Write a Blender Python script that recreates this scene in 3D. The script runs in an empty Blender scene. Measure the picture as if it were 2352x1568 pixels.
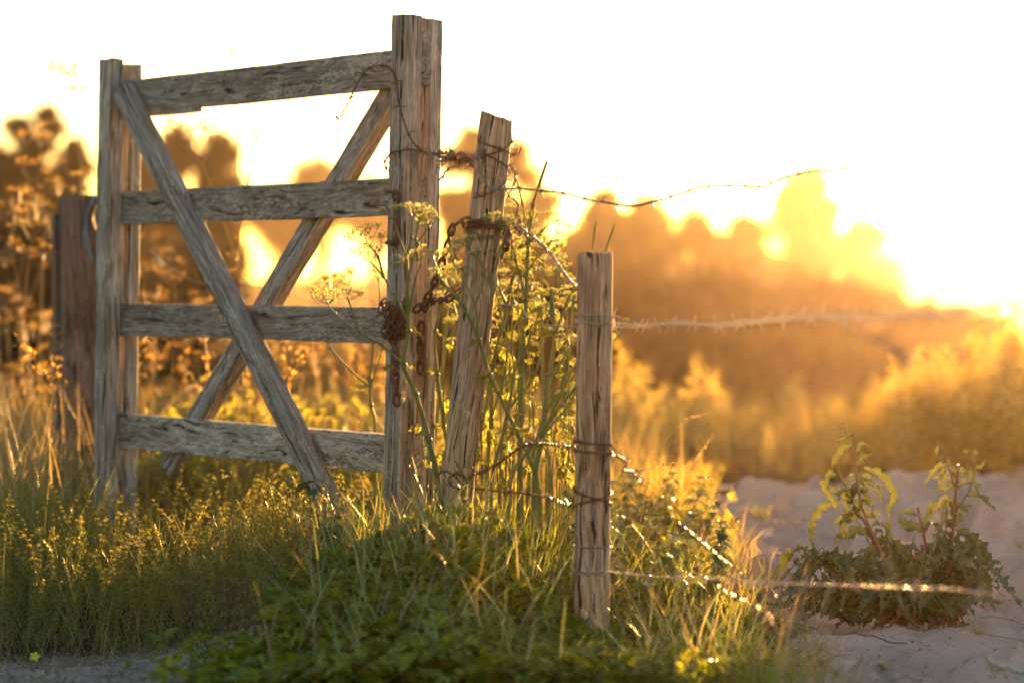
import bpy, math, random
import numpy as np
from mathutils import Vector, Matrix, noise as mnoise
from math import sin, cos, pi, radians, sqrt, exp

# ------------------------------------------------------------------ camera, sky, sun, exposure
W_, H_ = 2352.0, 1568.0          # units in which positions were measured
FPX = 85.0 / 36.0 * W_
CAM_Z = 0.78
PITCH = radians(1.41)
SUN_EL = radians(3.6)
SUN_AZ = radians(12.4)           # to the right of the view axis (+Y)
S = bpy.context.scene
cam_d = bpy.data.cameras.new("camera")
cam = bpy.data.objects.new("camera", cam_d)
S.collection.objects.link(cam)
S.camera = cam
cam.location = (0, 0, CAM_Z)
cam.rotation_euler = (pi / 2 - PITCH, 0, 0)
cam_d.lens = 85
cam_d.sensor_width = 36
cam_d.clip_start = 0.1
cam_d.clip_end = 3000
cam_d.dof.use_dof = True
cam_d.dof.focus_distance = 5.5
cam_d.dof.aperture_fstop = 2.1

world = bpy.data.worlds.new("World")
S.world = world
world.use_nodes = True
wn = world.node_tree
bg = wn.nodes["Background"]
sky = wn.nodes.new("ShaderNodeTexSky")
sky.sky_type = 'NISHITA'
sky.sun_disc = False
sky.sun_elevation = SUN_EL
sky.sun_rotation = SUN_AZ
sky.dust_density = 1.0
sky.air_density = 1.0
sky.ozone_density = 1.3
wn.links.new(sky.outputs[0], bg.inputs[0])
bg.inputs[1].default_value = 0.07

sd = bpy.data.lights.new("sun", 'SUN')
sd.energy = 5.0
sd.color = (1.0, 0.52, 0.15)
sd.angle = radians(0.5)
sun = bpy.data.objects.new("sun", sd)
S.collection.objects.link(sun)
SUN_DIR = Vector((sin(SUN_AZ) * cos(SUN_EL), cos(SUN_AZ) * cos(SUN_EL), sin(SUN_EL)))
sun.rotation_euler = SUN_DIR.to_track_quat('Z', 'Y').to_euler()
sun.location = (10, 40, 10)

S.view_settings.view_transform = 'Standard'
S.view_settings.look = 'None'
S.view_settings.exposure = 3.4
S.view_settings.gamma = 1.0
S.render.engine = 'CYCLES'
S.cycles.use_denoising = True
S.cycles.max_bounces = 8
S.cycles.diffuse_bounces = 3
S.cycles.glossy_bounces = 2
S.cycles.transmission_bounces = 4
S.cycles.transparent_max_bounces = 8
S.cycles.volume_bounces = 0
S.cycles.sample_clamp_indirect = 6.0
S.cycles.caustics_reflective = False
S.cycles.caustics_refractive = False

HAZE_DENSITY = 0.00026
HAZE_G = 0.88

random.seed(7)
rng = np.random.default_rng(7)

# ------------------------------------------------------------------ helpers
def at(px, py, Y):
    """world point at depth Y on the line of sight through a measured photo position"""
    x = (px - W_ / 2) / FPX
    y = (H_ / 2 - py) / FPX
    d = Vector((x, cos(PITCH) + y * sin(PITCH), y * cos(PITCH) - sin(PITCH)))
    k = Y / d.y
    return Vector((d.x * k, Y, CAM_Z + d.z * k))

COL = S.collection

def tag(o, label=None, cat=None, group=None, kind=None):
    if label: o["label"] = label
    if cat: o["category"] = cat
    if group: o["group"] = group
    if kind: o["kind"] = kind
    return o

def empty(name, loc, label, cat, group=None):
    o = bpy.data.objects.new(name, None)
    o.empty_display_size = 0.05
    COL.objects.link(o)
    o.location = loc
    return tag(o, label, cat, group)

class Geo:
    """collects faces and makes ONE mesh object"""
    def __init__(s):
        s.V = []; s.L = []; s.T = []; s.M = []; s.n = 0
    def add(s, V, F, mat=0):
        V = np.asarray(V, dtype=np.float32).reshape(-1, 3)
        F = np.asarray(F, dtype=np.int32)
        if len(F) == 0: return
        s.V.append(V); s.L.append((F + s.n).ravel())
        s.T.append(np.full(len(F), F.shape[1], dtype=np.int32))
        s.M.append(np.full(len(F), mat, dtype=np.int32))
        s.n += len(V)
    def mesh(s, name, mats, smooth=True):
        V = np.concatenate(s.V); L = np.concatenate(s.L); T = np.concatenate(s.T); M = np.concatenate(s.M)
        me = bpy.data.meshes.new(name)
        me.vertices.add(len(V)); me.vertices.foreach_set("co", V.ravel())
        me.loops.add(len(L)); me.loops.foreach_set("vertex_index", L)
        me.polygons.add(len(T))
        st = np.zeros(len(T), dtype=np.int32); st[1:] = np.cumsum(T)[:-1]
        me.polygons.foreach_set("loop_start", st)
        me.polygons.foreach_set("loop_total", T)
        me.polygons.foreach_set("material_index", M)
        me.polygons.foreach_set("use_smooth", np.full(len(T), smooth, dtype=bool))
        me.update(calc_edges=True)
        for m in (mats if isinstance(mats, (list, tuple)) else [mats]):
            me.materials.append(m)
        return me
    def build(s, name, mats, parent=None, smooth=True):
        me = s.mesh(name, mats, smooth)
        return link(name, me, parent)

def link(name, me, parent=None):
    o = bpy.data.objects.new(name, me)
    COL.objects.link(o)
    if parent is not None:
        o.parent = parent
    return o

def local_to(parent, o):
    """o was built in world coordinates: keep it there under a parent that only translates"""
    o.location = -Vector(parent.location)
    return o

def frames(P):
    P = np.asarray(P, dtype=float)
    n = len(P)
    T = np.gradient(P, axis=0)
    T /= np.linalg.norm(T, axis=1)[:, None] + 1e-12
    ref = np.array([0, 0, 1.0]) if abs(T[0][2]) < 0.9 else np.array([1.0, 0, 0])
    N = np.zeros_like(P)
    v = ref - T[0] * np.dot(ref, T[0]); v /= np.linalg.norm(v); N[0] = v
    for i in range(1, n):
        v = N[i-1] - T[i] * np.dot(N[i-1], T[i])
        N[i] = v / (np.linalg.norm(v) + 1e-12)
    B = np.cross(T, N)
    return T, N, B

def tube(P, R, sides=6, cap=True):
    P = np.asarray([tuple(p) for p in P], dtype=float)
    n = len(P)
    R = np.full(n, R) if np.isscalar(R) else np.asarray(R, dtype=float)
    T, N, B = frames(P)
    a = np.arange(sides) * 2 * pi / sides
    V = P[:, None, :] + R[:, None, None] * (np.cos(a)[None, :, None] * N[:, None, :] + np.sin(a)[None, :, None] * B[:, None, :])
    V = V.reshape(-1, 3)
    i = np.arange(n-1)[:, None] * sides; j = np.arange(sides)[None, :]; k = (np.arange(sides)+1)[None, :] % sides
    F = np.stack([i + j, i + k, i + sides + k, i + sides + j], axis=-1).reshape(-1, 4)
    return V, F

def add_tube(g, P, R, sides=6, mat=0, caps=True):
    V, F = tube(P, R, sides)
    g.add(V, F, mat)
    if caps and sides > 2:
        n = len(V)
        g.add(V[:sides], [list(range(sides))[::-1]], mat)
        g.add(V[n-sides:], [list(range(sides))], mat)

def catmull(pts, step):
    P = [Vector(p) for p in pts]
    P = [P[0] * 2 - P[1]] + P + [P[-1] * 2 - P[-2]]
    out = []
    for i in range(1, len(P) - 2):
        p0, p1, p2, p3 = P[i-1], P[i], P[i+1], P[i+2]
        k = max(2, int((p2 - p1).length / step))
        for j in range(k):
            t = j / k
            out.append(0.5 * ((2*p1) + (p2-p0)*t + (2*p0-5*p1+4*p2-p3)*t*t + (3*p1-p0-3*p2+p3)*t*t*t))
    out.append(P[-2].copy())
    return out

def rotmats(yaw, pitch, roll):
    """Rz(yaw) Rx(pitch) Ry(roll), arrays"""
    cy, sy = np.cos(yaw), np.sin(yaw); cp, sp = np.cos(pitch), np.sin(pitch); cr, sr = np.cos(roll), np.sin(roll)
    z = np.zeros_like(cy); o = np.ones_like(cy)
    Rz = np.stack([cy, -sy, z, sy, cy, z, z, z, o], -1).reshape(-1, 3, 3)
    Rx = np.stack([o, z, z, z, cp, -sp, z, sp, cp], -1).reshape(-1, 3, 3)
    Ry = np.stack([cr, z, sr, z, o, z, -sr, z, cr], -1).reshape(-1, 3, 3)
    return Rz @ Rx @ Ry

def inst(g, TV, TF, R, P, S_=1.0, mat=0):
    """many copies of one leaf/flower shape inside one mesh"""
    TV = np.asarray(TV, float); TF = np.asarray(TF)
    n = len(P)
    if n == 0: return
    S_ = np.broadcast_to(np.asarray(S_, float), (n,))
    V = np.einsum('nij,kj->nki', R, TV) * S_[:, None, None] + np.asarray(P)[:, None, :]
    F = TF[None] + (np.arange(n) * len(TV))[:, None, None]
    g.add(V.reshape(-1, 3), F.reshape(-1, TF.shape[1]), mat)

def blades(g, P, yaw, L, Wd, lean, bend, seg=4, mat=0, tipw=0.1, twist=None):
    """grass blades: strips that lean and bend over"""
    n = len(P)
    t = np.linspace(0, 1, seg + 1)
    ang = lean[:, None] + bend[:, None] * t[None, :] ** 1.5     # angle from vertical
    ds = (L / seg)[:, None]
    h = np.cumsum(np.sin(ang) * ds, 1) - (np.sin(ang) * ds)[:, :1]
    z = np.cumsum(np.cos(ang) * ds, 1) - (np.cos(ang) * ds)[:, :1]
    dx, dy = np.cos(yaw)[:, None], np.sin(yaw)[:, None]
    C = np.stack([P[:, 0:1] + h * dx, P[:, 1:2] + h * dy, P[:, 2:3] + z], -1)
    tw = rng.uniform(-pi, pi, n) if twist is None else twist
    side = np.stack([-np.sin(yaw + tw * .5), np.cos(yaw + tw * .5), 0.25 * np.sin(tw * 3)], -1)
    w = Wd[:, None] * 0.5 * (1 - (1 - tipw) * t[None, :] ** 2)
    A = C - side[:, None, :] * w[..., None]
    B = C + side[:, None, :] * w[..., None]
    V = np.stack([A, B], 2).reshape(-1, 3)
    i = np.arange(seg) * 2
    F = np.stack([i, i + 1, i + 3, i + 2], -1)
    F = F[None] + (np.arange(n) * 2 * (seg + 1))[:, None, None]
    g.add(V, F.reshape(-1, 4), mat)

def strip(g, P, widths, up, mat=0, ruffle=0.0, rf=9.0, fold=0.25, ph=0.0):
    """a leaf along a path: two half-blades folded at the midrib, margins ruffled"""
    P = np.asarray([tuple(p) for p in P], float)
    n = len(P)
    T = np.gradient(P, axis=0); T /= np.linalg.norm(T, axis=1)[:, None] + 1e-12
    up = np.asarray(tuple(up), float)
    Sd = np.cross(T, up); Sd /= np.linalg.norm(Sd, axis=1)[:, None] + 1e-12
    N = np.cross(Sd, T)
    w = np.asarray(widths, float)[:, None]
    s = np.arange(n)[:, None] * rf / n * 2 * pi
    rl = ruffle * (np.sin(s + ph) + .6 * np.sin(s * 2.3 + ph * 2))
    rr = ruffle * (np.sin(s + ph + 2) + .6 * np.sin(s * 1.9 + ph))
    A = P - Sd * w * (1 + .5 * rl) + N * w * (fold + rl)
    A2 = P - Sd * w * .5 + N * w * fold * .35
    B2 = P + Sd * w * .5 + N * w * fold * .35
    B = P + Sd * w * (1 + .5 * rr) + N * w * (fold + rr)
    V = np.stack([A, A2, P, B2, B], 1).reshape(-1, 3)
    i = (np.arange(n - 1) * 5)[:, None]; j = np.arange(4)[None]
    F = np.stack([i + j, i + j + 1, i + j + 6, i + j + 5], -1).reshape(-1, 4)
    g.add(V, F, mat)

# ------------------------------------------------------------------ materials
def newmat(name):
    m = bpy.data.materials.new(name); m.use_nodes = True
    nt = m.node_tree; nt.nodes.clear()
    out = nt.nodes.new("ShaderNodeOutputMaterial")
    return m, nt, out

def N_(nt, t, **kw):
    n = nt.nodes.new(t)
    for k, v in kw.items():
        if k in n.inputs: n.inputs[k].default_value = v
        else: setattr(n, k, v)
    return n

def ramp(nt, fac, stops):
    r = nt.nodes.new("ShaderNodeValToRGB")
    e = r.color_ramp.elements
    while len(e) > 1: e.remove(e[0])
    e[0].position = stops[0][0]; e[0].color = (*stops[0][1], 1) if len(stops[0][1]) == 3 else stops[0][1]
    for p, c in stops[1:]:
        x = e.new(p); x.color = (*c, 1)
    nt.links.new(fac, r.inputs[0])
    return r.outputs[0]

def mix(nt, a, b, fac, mode='MIX'):
    m = nt.nodes.new("ShaderNodeMix"); m.data_type = 'RGBA'; m.blend_type = mode
    for sock, v in ((m.inputs[0], fac), (m.inputs[6], a), (m.inputs[7], b)):
        if isinstance(v, (int, float)): sock.default_value = v
        elif isinstance(v, tuple): sock.default_value = (*v, 1)
        else: nt.links.new(v, sock)
    return m.outputs[2]

def mapping(nt, vec, scale):
    m = nt.nodes.new("ShaderNodeMapping"); m.inputs["Scale"].default_value = scale
    nt.links.new(vec, m.inputs["Vector"]); return m.outputs[0]

def noise(nt, vec, scale, detail=4, rough=.55, dist=0.0):
    n = N_(nt, "ShaderNodeTexNoise", Scale=scale, Detail=detail, Roughness=rough, Distortion=dist)
    nt.links.new(vec, n.inputs["Vector"]); return n.outputs[0]

def leafmat(name, cols, trans=0.5, rough=0.5, spec=0.3, tcol=None, scale=9.0):
    """foliage: diffuse + translucent + a little gloss, hue different from leaf to leaf"""
    m, nt, out = newmat(name)
    geo = nt.nodes.new("ShaderNodeNewGeometry")
    co = nt.nodes.new("ShaderNodeTexCoord")
    nz = noise(nt, geo.outputs["Position"], scale, 2)
    f = N_(nt, "ShaderNodeMath", operation='MULTIPLY_ADD')
    nt.links.new(geo.outputs["Random Per Island"], f.inputs[0]); f.inputs[1].default_value = 0.55
    g2 = N_(nt, "ShaderNodeMath", operation='MULTIPLY'); nt.links.new(nz, g2.inputs[0]); g2.inputs[1].default_value = 0.5
    nt.links.new(g2.outputs[0], f.inputs[2])
    k = len(cols)
    c = ramp(nt, f.outputs[0], [(0.12 + 0.76 * i / max(1, k - 1), cols[i]) for i in range(k)])
    p = N_(nt, "ShaderNodeBsdfPrincipled", Roughness=rough)
    p.inputs["Specular IOR Level"].default_value = spec
    nt.links.new(c, p.inputs["Base Color"])
    t = nt.nodes.new("ShaderNodeBsdfTranslucent")
    if tcol:
        tc = mix(nt, c, tcol, 0.6); nt.links.new(tc, t.inputs[0])
    else:
        g = mix(nt, c, (1.5, 1.4, 0.7), 1.0, 'MULTIPLY'); nt.links.new(g, t.inputs[0])
    ms = nt.nodes.new("ShaderNodeMixShader"); ms.inputs[0].default_value = trans
    nt.links.new(p.outputs[0], ms.inputs[1]); nt.links.new(t.outputs[0], ms.inputs[2])
    nt.links.new(ms.outputs[0], out.inputs[0])
    return m

def woodmat(name, c_dark, c_mid, c_light, lichen=0.35, grain=1.0, knots=0.3, moss=(0.20, 0.185, 0.125)):
    """weathered board; grain runs along the object's own Z"""
    m, nt, out = newmat(name)
    tc = nt.nodes.new("ShaderNodeTexCoord"); oi = nt.nodes.new("ShaderNodeObjectInfo")
    off = N_(nt, "ShaderNodeVectorMath", operation='ADD')
    sc = N_(nt, "ShaderNodeVectorMath", operation='SCALE'); sc.inputs["Scale"].default_value = 37.0
    cmb = nt.nodes.new("ShaderNodeCombineXYZ")
    for i in range(3): nt.links.new(oi.outputs["Random"], cmb.inputs[i])
    nt.links.new(cmb.outputs[0], sc.inputs[0])
    nt.links.new(tc.outputs["Object"], off.inputs[0]); nt.links.new(sc.outputs[0], off.inputs[1])
    v = off.outputs[0]
    # slow warp of the grain so that it flows round knots
    wv = N_(nt, "ShaderNodeTexNoise", Scale=1.0, Detail=2.0); nt.links.new(mapping(nt, v, (14, 14, 3.2)), wv.inputs["Vector"])
    ws = N_(nt, "ShaderNodeVectorMath", operation='SCALE'); ws.inputs["Scale"].default_value = 0.035 * knots / 0.3
    nt.links.new(wv.outputs["Color"], ws.inputs[0])
    wa = N_(nt, "ShaderNodeVectorMath", operation='ADD'); nt.links.new(v, wa.inputs[0]); nt.links.new(ws.outputs[0], wa.inputs[1])
    vw = wa.outputs[0]
    fine = noise(nt, mapping(nt, vw, (420*grain, 420*grain, 9)), 1.0, 5, .65)
    mid = noise(nt, mapping(nt, vw, (110, 110, 3.0)), 1.0, 4, .6)
    broad = noise(nt, mapping(nt, v, (16, 16, 3.5)), 1.0, 3, .6)
    crack = noise(nt, mapping(nt, vw, (150, 150, 2.2)), 1.0, 3, .5)
    c = ramp(nt, fine, [(0.30, c_dark), (0.48, c_mid), (0.66, c_light)])
    c2 = ramp(nt, mid, [(0.36, (0.42, 0.40, 0.38)), (0.52, (0.9, 0.9, 0.9)), (0.7, (1.3, 1.28, 1.22))])
    c = mix(nt, c, c2, 0.85, 'MULTIPLY')
    c3 = ramp(nt, broad, [(0.34, (0.60, 0.54, 0.48)), (0.5, (1, 1, 1)), (0.68, (1.2, 1.2, 1.2))])
    c = mix(nt, c, c3, 0.8, 'MULTIPLY')
    # narrow dark drying cracks
    cf = ramp(nt, crack, [(0.0, (0, 0, 0)), (0.372, (0, 0, 0)), (0.40, (1, 1, 1)), (1.0, (1, 1, 1))])
    c = mix(nt, (0.012, 0.009, 0.007), c, cf)
    # lichen and bleached flecks
    l1 = noise(nt, mapping(nt, v, (190, 190, 70)), 1.0, 5, .75)
    l2 = noise(nt, mapping(nt, v, (22, 22, 12)), 1.0, 2)
    lm = N_(nt, "ShaderNodeMath", operation='MULTIPLY_ADD'); nt.links.new(l2, lm.inputs[0]); lm.inputs[1].default_value = 0.5; nt.links.new(l1, lm.inputs[2])
    lf = ramp(nt, lm.outputs[0], [(0.0, (0, 0, 0)), (0.92 - 0.2 * lichen, (0, 0, 0)), (1.0 - 0.2 * lichen, (1, 1, 1))])
    c = mix(nt, c, (0.46, 0.42, 0.36), mix(nt, (0, 0, 0), lf, 0.7))
    g1 = noise(nt, mapping(nt, v, (45, 45, 14)), 1.0, 6, .75)
    gf = ramp(nt, g1, [(0.0, (0, 0, 0)), (0.52, (0, 0, 0)), (0.66, (1, 1, 1))])
    c = mix(nt, c, moss, mix(nt, (0, 0, 0), gf, min(1, lichen * 1.2)))
    tone = ramp(nt, oi.outputs["Random"], [(0.0, (0.80, 0.79, 0.80)), (0.5, (1.0, 0.98, 0.95)), (1.0, (1.16, 1.15, 1.16))])
    c = mix(nt, c, tone, 1.0, 'MULTIPLY')
    p = N_(nt, "ShaderNodeBsdfPrincipled", Roughness=.82)
    p.inputs["Specular IOR Level"].default_value = .25
    nt.links.new(c, p.inputs["Base Color"])
    h = mix(nt, fine, cf, 0.6); h = mix(nt, h, mid, 0.25)
    b = N_(nt, "ShaderNodeBump", Strength=.9, Distance=.0022)
    nt.links.new(h, b.inputs["Height"]); nt.links.new(b.outputs[0], p.inputs["Normal"])
    nt.links.new(p.outputs[0], out.inputs[0])
    return m

def metalmat(name, c1, c2, rough=.5, metallic=.6, scale=180):
    m, nt, out = newmat(name)
    geo = nt.nodes.new("ShaderNodeNewGeometry")
    n = noise(nt, geo.outputs["Position"], scale, 4, .65)
    c = ramp(nt, n, [(0.35, c1), (0.65, c2)])
    p = N_(nt, "ShaderNodeBsdfPrincipled", Roughness=rough, Metallic=metallic)
    nt.links.new(c, p.inputs["Base Color"])
    b = N_(nt, "ShaderNodeBump", Strength=.6, Distance=.0006)
    nt.links.new(n, b.inputs["Height"]); nt.links.new(b.outputs[0], p.inputs["Normal"])
    nt.links.new(p.outputs[0], out.inputs[0])
    return m

M_gate = woodmat("weathered_grey_wood", (0.08, 0.064, 0.054), (0.26, 0.222, 0.192), (0.48, 0.43, 0.38), lichen=.42)
M_rail = woodmat("weathered_rail_wood", (0.065, 0.052, 0.045), (0.225, 0.193, 0.168), (0.45, 0.40, 0.355), lichen=.62, knots=.7)
M_brace = woodmat("weathered_brace_wood", (0.065, 0.055, 0.052), (0.225, 0.20, 0.19), (0.45, 0.415, 0.39), lichen=.45, knots=.4)
M_post = woodmat("brown_post_wood", (0.10, 0.070, 0.045), (0.28, 0.205, 0.145), (0.44, 0.34, 0.25), lichen=.05, knots=.5)
M_frontpost = woodmat("smooth_brown_post_wood", (0.17, 0.10, 0.065), (0.29, 0.185, 0.125), (0.38, 0.255, 0.18), lichen=.0, grain=.5, knots=.6)
M_oldpost = woodmat("dark_old_post_wood", (0.05, 0.032, 0.026), (0.13, 0.088, 0.070), (0.20, 0.145, 0.12), lichen=.0, knots=.5)
M_rust = metalmat("rusty_iron", (0.035, 0.014, 0.008), (0.11, 0.045, 0.022), rough=.62, metallic=.35)
M_wire = metalmat("rusty_wire", (0.05, 0.022, 0.013), (0.14, 0.07, 0.04), rough=.33, metallic=.65)
M_zinc = metalmat("dull_galvanised_wire", (0.09, 0.085, 0.085), (0.19, 0.18, 0.185), rough=.38, metallic=.85)
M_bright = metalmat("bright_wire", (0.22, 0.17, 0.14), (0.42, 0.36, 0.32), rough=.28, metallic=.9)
M_bark = woodmat("tree_bark", (0.03, 0.022, 0.016), (0.09, 0.07, 0.05), (0.15, 0.12, 0.09), lichen=.2)

# ------------------------------------------------------------------ ground
def sst(a, b, x):
    t = np.clip((x - a) / (b - a), 0, 1); return t * t * (3 - 2 * t)

def vnoise(x, y, s, seed=0):
    """smooth value noise, vectorised"""
    x = np.asarray(x, float) * s + seed * 17.3; y = np.asarray(y, float) * s + seed * 5.7
    xi = np.floor(x).astype(np.int64); yi = np.floor(y).astype(np.int64)
    fx = x - xi; fy = y - yi; fx = fx * fx * (3 - 2 * fx); fy = fy * fy * (3 - 2 * fy)
    def h(a, b):
        n = (a * 374761393 + b * 668265263 + seed * 1442695) & 0x7fffffff
        n = ((n ^ (n >> 13)) * 1274126177) & 0x7fffffff
        return ((n ^ (n >> 16)) & 0xffff) / 65535.0
    return (h(xi, yi) * (1-fx) + h(xi+1, yi) * fx) * (1-fy) + (h(xi, yi+1) * (1-fx) + h(xi+1, yi+1) * fx) * fy

def sand_edge(y):
    """x beyond which the ground is bare sand, at distance y"""
    return np.interp(y, [3.5, 4.7, 5.4, 6.6, 7.8, 9.0, 9.8], [0.60, 0.57, 0.58, 0.54, 0.64, 0.80, 1.0])

def ground_z(x, y):
    x = np.asarray(x, float); y = np.asarray(y, float)
    z = 0.0 * x
    z = z + 0.205 * np.exp(-((x + 0.14) / 0.34) ** 2 - ((y - 5.5) / 0.62) ** 2)
    z = z + 0.05 * np.exp(-((x + 0.22) / 0.34) ** 2 - ((y - 4.9) / 0.3) ** 2)
    z = z - 0.055 * np.exp(-((x - 0.19) / .16) ** 2 - ((y - 4.85) / .38) ** 2)
    z = z - 1.0 * sst(11, 30, y) 
    near = 1 - sst(10, 14, y)
    sx = sst(-0.10, 0.25, x - sand_edge(y))
    # dune ripples, footprints
    b = (vnoise(x, y, 1.3, 1) - .5) * .10 + (vnoise(x, y, 3.1, 2) - .5) * .085 + (vnoise(x, y, 8, 3) - .5) * .05
    b2 = np.abs(vnoise(x, y, 4.6, 5) - .5) * -.09 + (vnoise(x, y, 17, 4) - .5) * .022 + (vnoise(x, y, 37, 6) - .5) * .008
    z = z + near * (sx * (b + b2 + .012) + (1 - sx) * b * .5)
    # low ridge of blown sand in front of the dock plant
    cr = 5.22 + .10 * np.sin((x - .6) * 3.0)
    z = z + 0.06 * np.exp(-((y - cr) / .16) ** 2) * sst(.5, .85, x)
    z = z + 0.05 * np.exp(-((y - 4.78) / .12) ** 2) * sst(.9, 1.2, x) * (1 + .5 * np.sin(x * 7))
    z = z + (vnoise(x, y, .12, 8) - .5) * .5 * sst(14, 30, y)
    return z

_pr = np.random.default_rng(31)
PITS = [(_pr.uniform(.5, 2.6), _pr.uniform(4.6, 9.3), _pr.uniform(.035, .085), _pr.uniform(.02, .062), _pr.uniform(.6, 1.6)) for _ in range(210)]
_gz0 = ground_z
def ground_z(x, y):
    z = _gz0(x, y); x = np.asarray(x, float); y = np.asarray(y, float)
    m = sst(.02, .12, x - sand_edge(y)) * (1 - sst(9.3, 9.8, y))
    if np.max(m) <= 0: return z
    for (px_, py_, r_, d_, e_) in PITS:       # footprints and scuffs, each with a pushed-up rim
        q = np.sqrt(((x - px_) * e_) ** 2 + (y - py_) ** 2) / r_
        z = z - m * d_ * np.exp(-q ** 4) + m * d_ * .55 * np.exp(-((q - 1.35) / .3) ** 2)
    return z
def gz(x, y): return float(ground_z(np.array([x]), np.array([y]))[0])

def spaced(lo, hi, step, far_lo, far_hi, g=1.22):
    a = list(np.arange(lo, hi, step))
    s = step; v = hi; b = []
    while v < far_hi: b.append(v); s *= g; v += s
    b.append(far_hi)
    s = step; v = lo - step; c = []
    while v > far_lo: c.append(v); s *= g; v -= s
    c.append(far_lo)
    return np.array(c[::-1] + a + b)
gx = spaced(-1.7, 2.3, 0.014, -600, 700)
gy = spaced(4.3, 9.8, 0.014, -60, 900)
GX, GY = np.meshgrid(gx, gy)
GZ = ground_z(GX, GY)
gm = Geo()
nx, ny = len(gx), len(gy)
i = (np.arange(ny - 1) * nx)[:, None]; j = np.arange(nx - 1)[None]
gm.add(np.stack([GX, GY, GZ], -1).reshape(-1, 3), np.stack([i + j, i + j + 1, i + j + 1 + nx, i + j + nx], -1).reshape(-1, 4))

mG, nt, out = newmat("sandy_ground")
at_ = nt.nodes.new("ShaderNodeAttribute"); at_.attribute_name = "cover"
geo = nt.nodes.new("ShaderNodeNewGeometry"); pos = geo.outputs["Position"]
s1 = noise(nt, pos, 5, 5, .6); s2 = noise(nt, pos, 900, 2, .7); s3 = noise(nt, pos, 55, 5, .7)
sand = ramp(nt, s1, [(0.3, (0.38, 0.305, 0.27)), (0.55, (0.52, 0.43, 0.385)), (0.75, (0.64, 0.545, 0.49))])
sand = mix(nt, sand, ramp(nt, s2, [(0.3, (0.72, 0.70, 0.70)), (0.7, (1.18, 1.18, 1.18))]), .8, 'MULTIPLY')
deb = ramp(nt, s3, [(0.0, (0, 0, 0)), (0.62, (0, 0, 0)), (0.68, (1, 1, 1))])
sand = mix(nt, sand, (0.09, 0.06, 0.04), mix(nt, (0, 0, 0), deb, .75))
f1 = noise(nt, pos, 2.5, 6, .7)
soil = ramp(nt, f1, [(0.3, (0.03, 0.024, 0.012)), (0.5, (0.065, 0.05, 0.022)), (0.7, (0.12, 0.095, 0.045))])
cov = N_(nt, "ShaderNodeMath", operation='MULTIPLY_ADD'); nt.links.new(s3, cov.inputs[0]); cov.inputs[1].default_value = .8; nt.links.new(at_.outputs["Fac"], cov.inputs[2])
cr_ = ramp(nt, cov.outputs[0], [(0.0, (0, 0, 0)), (0.72, (0, 0, 0)), (1.0, (1, 1, 1))])
col = mix(nt, sand, soil, cr_)
p = N_(nt, "ShaderNodeBsdfPrincipled", Roughness=.95); p.inputs["Specular IOR Level"].default_value = 0.0
nt.links.new(col, p.inputs["Base Color"])
s4 = noise(nt, pos, 170, 3, .7)
h = mix(nt, mix(nt, s3, s4, .5), s2, .3)
b = N_(nt, "ShaderNodeBump", Strength=1.0, Distance=.016); nt.links.new(h, b.inputs["Height"]); nt.links.new(b.outputs[0], p.inputs["Normal"])
nt.links.new(p.outputs[0], out.inputs[0])
ground = gm.build("ground", mG)
tag(ground, kind="structure")
cover = 1 - sst(-0.12, 0.10, GX - sand_edge(GY) + (vnoise(GX, GY, 6, 9) - .5) * .25)
cover = np.maximum(cover, sst(9.1, 9.7, GY + (vnoise(GX, GY, 3, 4) - .5) * .5))
patch = np.exp(-((GX + .74) / .36) ** 2 - ((GY - 4.86) / .30) ** 2)     # bare sandy patch among the herbs
cover = cover * (1 - np.clip(patch * 1.5, 0, .72))
a = ground.data.attributes.new("cover", 'FLOAT', 'POINT'); a.data.foreach_set("value", cover.astype(np.float32).ravel())

# ------------------------------------------------------------------ trees far behind the gate
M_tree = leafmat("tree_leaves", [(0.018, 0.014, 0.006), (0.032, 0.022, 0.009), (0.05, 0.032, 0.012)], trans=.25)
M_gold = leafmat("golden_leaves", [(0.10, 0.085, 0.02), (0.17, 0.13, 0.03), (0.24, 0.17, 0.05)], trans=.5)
QV = np.array([[-.5, 0, 0], [0, -.18, .25], [.5, 0, 0], [0, .18, .25]]) ; QF = np.array([[0, 1, 2, 3]])
LV = np.array([[0, 0, 0], [-.22, .35, .04], [0, .4, 0], [.22, .35, .04], [0, 1, -.05]]); LF = np.array([[0, 2, 4, 1], [0, 3, 4, 2]])

def rand_rot(n):
    return rotmats(rng.uniform(0, 2*pi, n), rng.uniform(-1.2, 1.2, n), rng.uniform(-pi, pi, n))

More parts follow.
